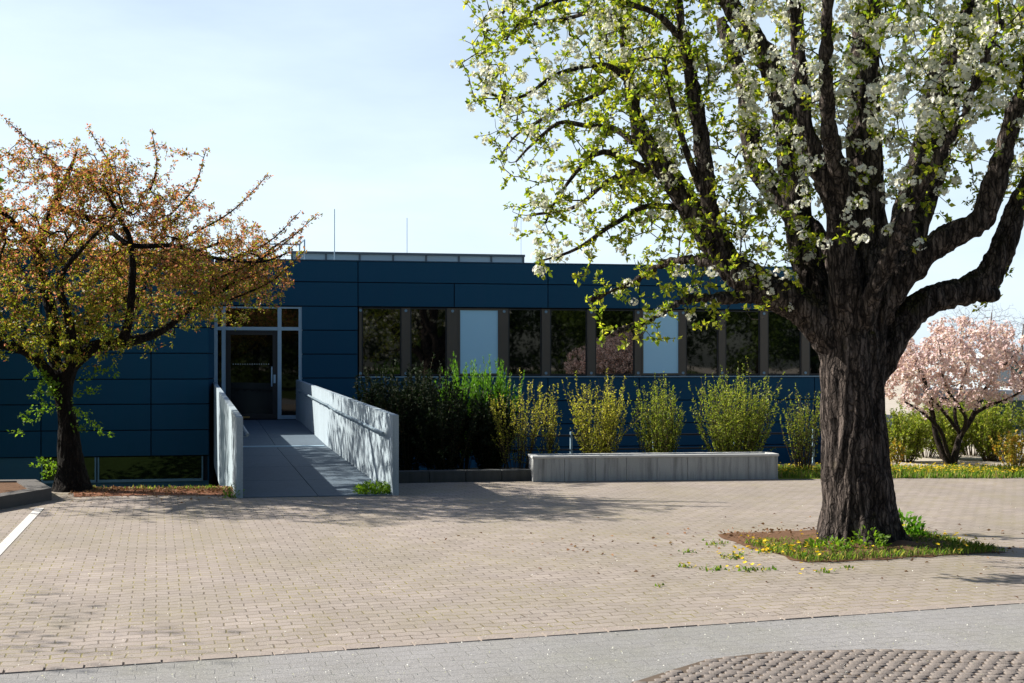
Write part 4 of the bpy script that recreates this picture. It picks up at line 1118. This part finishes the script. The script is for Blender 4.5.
# ---- shrubs with upright shoots
def shrub(name, label, cx, cy, h, w_, n, leafm, leafl=.04, per=30, bare=.25, spread=1.0, lean=(0, 0), z0=0.0, leafw=.5, erect=.6, group=None, flower=None, cat='shrub'):
    root = empty(name, (cx, cy, z0)); tag(root, label, cat, group)
    m = MB(); LB, LD = [], []
    for i in range(n):
        a = rng.random() * 6.283; r0 = rng.random() ** .5
        b0 = np.array([math.cos(a) * r0 * w_ * .14, math.sin(a) * r0 * w_ * .14, -.03])
        hh = h * rng.uniform(.66, 1.0) * (1 - .2 * r0)
        tip = np.array([math.cos(a) * r0 * w_ * .5 * spread + lean[0] * hh, math.sin(a) * r0 * w_ * .5 * spread + lean[1] * hh, hh])
        midp = (b0 + tip) / 2 + np.array([math.cos(a) * r0 * w_ * .06, math.sin(a) * r0 * w_ * .06, 0]) + rng.normal(size=3) * .03
        pts = []
        for k in range(6):
            u = k / 5; pts.append((1 - u) ** 2 * b0 + 2 * u * (1 - u) * midp + u * u * tip)
        m.tube(pts, [.0075, .0065, .0055, .004, .003, .0015], 4)
        br = [pts]
        for s_ in range(3):
            k0 = rng.integers(1, 4); p_ = pts[k0]; e_ = p_ + rng.normal(size=3) * .13 * w_ + np.array([0, 0, h * rng.uniform(.12, .35)])
            e_[2] = min(e_[2], h * 1.02)
            q_ = [p_, (p_ + e_) / 2 + rng.normal(size=3) * .015, e_]; m.tube(q_, [.004, .003, .0012], 3); br.append(q_)
        for bi, q_ in enumerate(br):
            q_ = np.array(q_); nn = int(per * 1.9) if bi == 0 else int(per * .7)
            for _ in range(nn):
                u = (bare + (1 - bare) * rng.random() ** .8) if bi == 0 else rng.random(); x = u * (len(q_) - 1); k0 = min(int(x), len(q_) - 2)
                LB.append(q_[k0] + (q_[k0 + 1] - q_[k0]) * (x - k0)); d = q_[k0 + 1] - q_[k0]; LD.append(d / (np.linalg.norm(d) + 1e-9))
    m.build('stems', M['stem_bark'], root)
    LB = np.array(LB); LD = np.array(LD) * erect + rand_unit(len(LB)) * .7; L_ = rng.uniform(.6, 1.2, len(LB)) * leafl
    v, f = leaves_arrays(LB + rand_unit(len(LB)) * .008, LD, L_, L_ * leafw)
    link('foliage', arr_mesh('foliage', v, f), M[leafm], root)
    if flower:
        s_ = rng.random(len(LB)) < .35
        v, f = flowers_arrays(LB[s_] + rand_unit(s_.sum()) * .02, rand_unit(s_.sum()), rng.uniform(.018, .03, s_.sum()))
        link('blossom', arr_mesh('blossom', v, f), M[flower], root)
    return root

def sh(px, topy, y, wpx, *a, **k):                   # size read from the photograph at depth y
    x = (px - 512) / F * y
    h = (EYE - (topy - HOR) * y / F) * 1.16
    return x, y, h, wpx * y / F
x, y, h, w_ = sh(517, 374, 17.75, 66); shrub('golden_shrub', 'yellow leaved shrub with bare lower stems at the left end of the concrete trough', x, y, h, w_, 26, 'yellow_leaf', .032, 26, .45, 1.0)
x, y, h, w_ = sh(547, 381, 18.0, 36); shrub('golden_shrub', 'narrow sparse yellow shrub just right of the left end of the trough', x, y, h, w_, 13, 'yellow_leaf', .034, 24, .35, 1.0)
x, y, h, w_ = sh(597, 373, 18.2, 72); shrub('golden_shrub', 'broad yellow green shrub behind the trough below the dark windows', x, y, h, w_, 46, 'yellow_leaf', .038, 34, .15, 1.0)
x, y, h, w_ = sh(659, 379, 18.3, 64); shrub('willow_shrub', 'olive green twiggy shrub under the right pale window panel', x, y, h, w_, 54, 'willow_leaf', .036, 34, .1, 1.0)
x, y, h, w_ = sh(735, 373, 18.4, 94); shrub('willow_shrub', 'widest bright green shrub behind the right end of the trough', x, y, h, w_, 84, 'willow_leaf', .04, 36, .08, 1.0)
x, y, h, w_ = sh(803, 388, 18.6, 52); shrub('willow_shrub', 'thin brownish shrub with green tips between the trough and the big trunk', x, y, h, w_, 30, 'willow_leaf', .036, 18, .45, 1.0)
x, y, h, w_ = sh(462, 362, 18.7, 56); shrub('evergreen_shrub', 'bright green spiky shrub left of the yellow shrub', x, y, h, w_, 44, 'spike_leaf', .055, 50, .2, 1.1, leafw=.28, erect=1.4)
x, y, h, w_ = sh(497, 360, 18.9, 50); shrub('evergreen_shrub', 'tall green spiky shrub just behind the yellow shrub', x, y, h, w_, 44, 'spike_leaf', .055, 50, .2, 1.1, leafw=.28, erect=1.4)
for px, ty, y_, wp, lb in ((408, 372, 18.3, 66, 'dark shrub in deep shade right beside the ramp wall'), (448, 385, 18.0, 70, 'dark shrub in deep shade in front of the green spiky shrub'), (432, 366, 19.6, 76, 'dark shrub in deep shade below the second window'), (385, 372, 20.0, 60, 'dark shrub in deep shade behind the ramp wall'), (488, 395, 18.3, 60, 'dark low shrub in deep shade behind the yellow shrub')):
    x, y, h, w_ = sh(px, ty, y_, wp); shrub('evergreen_shrub', lb, x, y, h, w_, 46, 'shade_leaf', .06, 60, .02, 1.15, leafw=.45)
x, y, h, w_ = sh(905, 408, 20.6, 60); shrub('willow_shrub', 'green shrub directly right of the big trunk behind the verge', x, y, h, w_, 56, 'willow_leaf', .05, 34, .1, 1.25)
x, y, h, w_ = sh(948, 402, 21.2, 60); shrub('willow_shrub', 'olive shrub behind the stems of the pink cherry', x, y, h, w_, 56, 'willow_leaf', .05, 34, .1, 1.25)
x, y, h, w_ = sh(926, 400, 21.6, 64); shrub('willow_shrub', 'green shrub between the big trunk and the pink cherry stems', x, y, h, w_, 34, 'willow_leaf', .045, 28, .2, 1.1)
x, y, h, w_ = sh(972, 396, 22.0, 70); shrub('willow_shrub', 'pale green shrub directly behind the right stem of the pink cherry', x, y, h, w_, 36, 'willow_leaf', .045, 28, .2, 1.1)
x, y, h, w_ = sh(992, 398, 20.8, 70); shrub('willow_shrub', 'olive green shrub to the right of the pink cherry stems', x, y, h, w_, 56, 'willow_leaf', .05, 34, .1, 1.25)
x, y, h, w_ = sh(1045, 405, 20.5, 60); shrub('willow_shrub', 'green shrub cut by the right edge of the view', x, y, h, w_, 34, 'willow_leaf', .04, 26, .25, 1.0)
x, y, h, w_ = sh(1013, 428, 19.6, 46); shrub('forsythia', 'orange and yellow flowering shrub at the right edge on the verge', x, y, h, w_, 20, 'yellow_leaf', .03, 22, .1, 1.1, flower='orange_flower')
x, y, h, w_ = sh(893, 440, 19.5, 26); shrub('forsythia', 'small sparse yellow orange shrub against the right side of the big trunk', x, y, h, w_, 10, 'yellow_leaf', .03, 12, .1, 1.1, flower='orange_flower')

# ---- grass and weeds
def blades(name, pts, hmin, hmax, mat, wd_=.006, kind='stuff', parent=None, lean=.5):
    pts = np.asarray(pts); n_ = len(pts); h = rng.uniform(hmin, hmax, n_); a = rng.random(n_) * 6.283; l_ = rng.random(n_) * lean * h
    dx = np.stack([np.cos(a), np.sin(a), np.zeros(n_)], 1); s_ = np.stack([-np.sin(a), np.cos(a), np.zeros(n_)], 1)
    up = np.array([0, 0, 1.0])
    W = wd_ * rng.uniform(.7, 1.4, n_)[:, None]
    v = np.stack([pts - s_ * W, pts + s_ * W, pts + s_ * W * .7 + dx * (l_ * .35)[:, None] + up * (h * .6)[:, None], pts + dx * l_[:, None] + up * h[:, None], pts - s_ * W * .7 + dx * (l_ * .35)[:, None] + up * (h * .6)[:, None]], 1)
    f = np.arange(n_ * 5).reshape(n_, 5)
    o = link(name, arr_mesh(name, v.reshape(-1, 3), f), mat, parent)
    if kind and parent is None: o['kind'] = kind
    return o
pit = []
while len(pit) < 8000:
    a_, b_ = rng.uniform(-1.1, .88), rng.uniform(-.98, .8)
    x, y = bedp(a_, b_); n_ = mnoise.noise(Vector((x * 2.2, y * 2.2, 3)))
    back = b_ > .15 and a_ < .2
    if n_ < -.05 + (.5 if back else -.2) - (.25 if b_ < -.5 else 0): continue
    pit.append((x, y, .015))
blades('pit_grass', pit, .015, .062, M['grass_blade'], .0032, lean=.9); bpy.data.objects['pit_grass']['label'] = 'short green grass round the foot of the big trunk'; bpy.data.objects['pit_grass']['category'] = 'grass'
def dots(name, pts, r0, r1, mat, label, cat, cup=.3, z=.0):
    pts = np.asarray(pts); nn = np.tile([0, 0, 1.0], (len(pts), 1)) + rand_unit(len(pts)) * .5
    v, f = flowers_arrays(pts, nn, rng.uniform(r0, r1, len(pts)), cup)
    return tag(link(name, arr_mesh(name, v, f), mat), label, cat, kind='stuff')
fl = []
while len(fl) < 150:
    a_, b_ = rng.uniform(-1.1, .88), rng.uniform(-.98, .8); x, y = bedp(a_, b_)
    if mnoise.noise(Vector((x * 2.2, y * 2.2, 9))) < .0 or (b_ > .2 and a_ < .1): continue
    fl.append((x, y, rng.uniform(.04, .10)))
dots('pit_flowers', fl, .015, .026, M['yellow_flower'], 'yellow dandelions in the grass round the big trunk', 'flowers')
vp = []
while len(vp) < 9000:
    i = rng.random(); px = 775 + 300 * rng.random(); py = rng.uniform(468.5, 478.5)
    x, y = G(px, py); vp.append((x, y, .0))
blades('verge_grass', vp, .03, .10, M['grass_blade'], .008); tag(bpy.data.objects['verge_grass'], 'sunlit grass of the verge beyond the plaza', 'grass')
fl = []
for _ in range(1100):
    px = 775 + 300 * rng.random(); py = rng.uniform(469, 477); x, y = G(px, py); fl.append((x, y, rng.uniform(.05, .11)))
dots('verge_flowers', fl, .013, .022, M['yellow_flower'], 'yellow flowers scattered over the grass verge', 'flowers')
# joint weeds left of the tree pit, dry leaves, petals
wp = []
for px, py, sp, n_ in ((715, 544, 6, 60), (735, 557, 7, 110), (765, 551, 6, 90), (684, 567, 5, 40), (715, 569, 6, 60), (745, 570, 7, 70), (690, 552, 4, 30), (900, 527, 10, 40), (823, 572, 5, 26), (850, 569, 5, 26), (770, 570, 5, 26), (660, 587, 3, 14)):
    for _ in range(n_):
        x, y = G(px + rng.normal() * sp, py + rng.normal() * sp * .22); wp.append((x, y, .0))
blades('joint_weeds', wp[::2], .012, .035, M['grass_blade'], .009, lean=1.2); tag(bpy.data.objects['joint_weeds'], 'small weeds in the paving joints left of the big trunk', 'weeds')
fl = []
for px, py, sp, n_ in ((735, 556, 9, 9), (760, 552, 12, 22), (790, 553, 10, 20), (684, 567, 3, 5), (742, 570, 8, 9), (820, 571, 20, 7), (940, 548, 20, 8)):
    for _ in range(n_):
        x, y = G(px + rng.normal() * sp, py + rng.normal() * sp * .22); fl.append((x, y, rng.uniform(.02, .04)))
dots('joint_flowers', fl, .014, .024, M['yellow_flower'], 'yellow flowers in the paving beside the tree pit', 'flowers')
lb = []
for _ in range(900):
    if rng.random() < .6: a_, b_ = rng.uniform(-1.1, .4), rng.uniform(-.3, .8); x, y = bedp(a_, b_); z = .035
    else: x, y = rng.normal(3.0, 1.6), rng.normal(11.0, .9); z = .008
    lb.append((x, y, z))
lb = np.array(lb); dd_ = rand_unit(len(lb)); dd_[:, 2] *= .25; L_ = rng.uniform(.02, .05, len(lb))
v, f = leaves_arrays(lb, dd_, L_, L_ * .5)
tag(link('dry_leaves', arr_mesh('dry_leaves', v, f), M['dry_leaf']), 'dry brown leaves lying round the big trunk', 'leaves', kind='stuff')
lb = []
for _ in range(2600):
    px = rng.uniform(70, 236); x, y = G(px, 488.2 + rng.exponential(2.2)); lb.append((x, y, .012))
lb = np.array(lb); dd_ = rand_unit(len(lb)); dd_[:, 2] *= .4; L_ = rng.uniform(.02, .05, len(lb))
v, f = leaves_arrays(lb, dd_, L_, L_ * .5)
tag(link('fallen_leaves', arr_mesh('fallen_leaves', v, f), M['dry_leaf']), 'reddish fallen leaves along the pavement edge left of the ramp', 'leaves', kind='stuff')
wp = []
for _ in range(260):
    px = rng.choice([90, 140, 170, 200, 222]) + rng.normal() * 9; x, y = G(px, 488.5 + rng.random() * 1.5); wp.append((x, y, 0))
blades('edge_weeds', wp, .02, .07, M['grass_blade'], .007); tag(bpy.data.objects['edge_weeds'], 'sparse grass along the pavement edge left of the ramp', 'weeds')
pp = []
for _ in range(1500):
    if rng.random() < .7: px, py = rng.uniform(0, 1024), 683 - rng.exponential(75)
    else: px, py = rng.normal(740, 180), rng.uniform(500, 683)
    if py < 495: continue
    x, y = G(px, py); pp.append((x, y, .0145))
pp = np.array(pp); nn = np.tile([0, 0, 1.0], (len(pp), 1)) + rand_unit(len(pp)) * .25
dd_ = rand_unit(len(pp)); dd_[:, 2] *= .15; L_ = rng.uniform(.006, .013, len(pp))
v, f = leaves_arrays(pp, dd_, L_, L_ * .8, .1, .05)
tag(link('fallen_petals', arr_mesh('fallen_petals', v, f), M['pear_petal']), 'white petals strewn over the paving', 'petals', kind='stuff')

def weed(name, label, x, y, r_, h, n, leafl, mat='sprout_leaf', z=0.0):
    root = empty(name, (x, y, z)); tag(root, label, 'weed')
    a = rng.random(n) * 6.283; rr = rng.random(n) ** .5 * r_
    B = np.stack([np.cos(a) * rr, np.sin(a) * rr, rng.random(n) ** 1.3 * h * (1 - .5 * rr / r_)], 1)
    d = np.stack([np.cos(a), np.sin(a), np.full(n, .9)], 1) + rand_unit(n) * .8; L_ = rng.uniform(.6, 1.2, n) * leafl
    v, f = leaves_arrays(B, d, L_, L_ * .45)
    link('foliage', arr_mesh('foliage', v, f), M[mat], root)
    m = MB()
    for i in range(14):
        j = rng.integers(n); m.tube([(B[j][0] * .3, B[j][1] * .3, -.01), tuple(B[j])], [.004, .002], 4)
    m.build('stems', M['sprout_leaf'], root)
x, y = G(374, 494.5); weed('weed_clump', 'bright green weed clump at the foot of the right ramp wall', x, y + .12, .26, .17, 900, .05)
x, y = G(240, 497.5); weed('weed_clump', 'small grey green weed at the end of the left ramp wall', x - .08, y, .12, .2, 160, .04, 'spike_leaf')
x, y = G(905, 540); weed('weed_clump', 'leafy dark green weed right of the big trunk', x, y, .17, .26, 260, .07, 'spike_leaf', .03)
x, y = G(868, 552); weed('weed_clump', 'tall pale green weed in front of the big trunk', x, y, .16, .22, 240, .05, 'sprout_leaf', .02)
x, y = G(829, 553); weed('weed_clump', 'green weed at the left foot of the big trunk', x, y, .2, .12, 300, .05, 'sprout_leaf', .02)

# ------------------------------------------------------------------ far right background
fb = empty('glass_annex', (*P3(1060, 440, 31).xy, 0), R(6)); tag(fb, 'low annex with a pale flat roof slab and green glass at the right edge', 'building')
MB().box(-1.6, 6.5, 0, 5, .74, 1.0, .01).build('roof', M['pale_render'], fb)
MB().box(-1.35, 6.3, .35, 4.8, -.02, .74).build('wall', M['teal_glass'], fb)
for k in range(6): MB().box(-1.3 + k * 1.4, -1.22 + k * 1.4, .31, .348, 0, .74).build('mullion', M['dark_metal'], fb)
fb = empty('grey_house', (*P3(1080, 400, 58).xy, 0), R(6)); tag(fb, 'grey blue building beyond the pale roofed annex at the right edge', 'building')
MB().box(-4.4, 9, 0, 8, 0, 2.0).build('wall', M['grey_blue_render'], fb)
MB().box(-4.6, 9.2, -.2, 8.2, 2.0, 2.2).build('roof', M['pale_render'], fb)
for k in range(4):
    wf = MB().box(-3.6 + k * 3, -2.0 + k * 3, -.05, -.01, .7, 1.7).build('window', M['pale_render'], fb)
    MB().box(-3.52 + k * 3, -2.08 + k * 3, -.08, -.052, .78, 1.62).build('pane', M['teal_glass'], wf)

def bare_tree(px, topy, y, wr, label):
    T = Tree(); b_ = np.array([(px - 512) / F * y, y, 0]); h = EYE - (topy - HOR) * y / F
    T.limb([b_, b_ + [0.05, 0, h * .3], b_ + [0, 0, h * .62], b_ + [.1, 0, h * .85]], [.16, .13, .07, .03], step=.3)
    tg = ell_points(650, [(b_[0], b_[1], h * .66, wr, wr, h * .36)], 0, .5, -.3)
    T.grow(tg, 2, jit=.08, up=.0, step=.3, bias=2.5)
    T.radii(.0045, 2.4)
    V, Fs = merge([T.tubes('limb', 6), T.tubes('twig', 4)])
    root = empty('bare_tree', b_); tag(root, label, 'tree')
    link('trunk', arr_mesh('trunk', V - b_, Fs, True), M['bare_bark'], root)
bare_tree(962, 303, 62, 1.7, 'distant bare tree rising behind the middle of the pink cherry')
bare_tree(990, 298, 66, 1.9, 'taller distant bare tree behind the right half of the pink cherry')
bare_tree(1022, 312, 70, 1.9, 'distant bare tree at the right edge of the view')

# ------------------------------------------------------------------ trees beside and behind the viewer (seen as reflections and shade)
def big_tree(label, group, h=9.0, cr=3.2, leaf=.22, n=9000, leafm='forest_leaf', lw=1.0):
    root = empty('broadleaf_tree', (0, 0, 0)); tag(root, label, 'tree', group)
    T = Tree(); T.limb([(0, 0, -.1), (.05, 0, h * .25), (-.1, .1, h * .5), (0, 0, h * .8)], [.26 * lw, .2 * lw, .14 * lw, .05 * lw], step=.25)
    ells = [(0, 0, h * .62, cr, cr, h * .36), (cr * .4, 0, h * .5, cr * .8, cr * .8, h * .25), (-cr * .4, cr * .2, h * .45, cr * .8, cr * .8, h * .3), (0, 0, h * .2, cr * .9, cr * .9, h * .2)]
    T.grow(ell_points(160, ells, .1, .5, -.2), 3, jit=.25, step=.25, bias=1.0); T.radii(.008 * lw, 2.3)
    V, Fs = merge([T.tubes('limb', 8), T.tubes('twig', 4)])
    link('trunk', arr_mesh('trunk', V, Fs, True), M['cherry_bark'], root)
    P = ell_points(n, ells, .2, .6, -.12); L_ = rng.uniform(.6, 1.3, n) * leaf
    v, f = leaves_arrays(P, rand_unit(n), L_, L_ * .7)
    link('foliage', arr_mesh('foliage', v, f), M[leafm], root)
    return root
def copy_tree(o, loc, rz, sc):
    c = o.copy(); C.objects.link(c); c.location = loc; c.rotation_euler = (0, 0, rz); c.scale = (sc,) * 3
    for ch in list(o.children):
        d = ch.copy(); C.objects.link(d); d.parent = c
    return c
bt = big_tree('dark green tree across the lane behind the viewer', 'trees across the lane')
spots = [(-6, -24), (0.5, -20), (6, -23), (12, -20), (18, -23), (24, -19), (30, -22), (36, -18), (-12, -21), (42, -20), (15, -28), (27, -27), (3, -29)]
bt.location = (*spots[0], 0); bt.scale = (1.25,) * 3
for i, (x, y) in enumerate(spots[1:]): copy_tree(bt, (x, y, 0), i * 1.3, 1.15 + .3 * ((i * 7) % 5) / 5)
st = big_tree('leafy street tree left of the view shading the paving', None, 6.0, 1.7, .07, 1100, 'copper_leaf', .35)
st.location = (-10.0, 9.3, 0)
yt = big_tree('unseen tall dense tree added left of the view to shade the ramp', None, 12.0, 2.6, .16, 11000)  # added out of view, crown sized for the shade it throws on the ramp
yt.location = (-12.6, 22.5, -1.6); yt.scale = (1, 1, .92)
pr = pink_tree((13.2, 7.2), 'pink flowering cherry right of the view mirrored in the windows', scale=1.35)
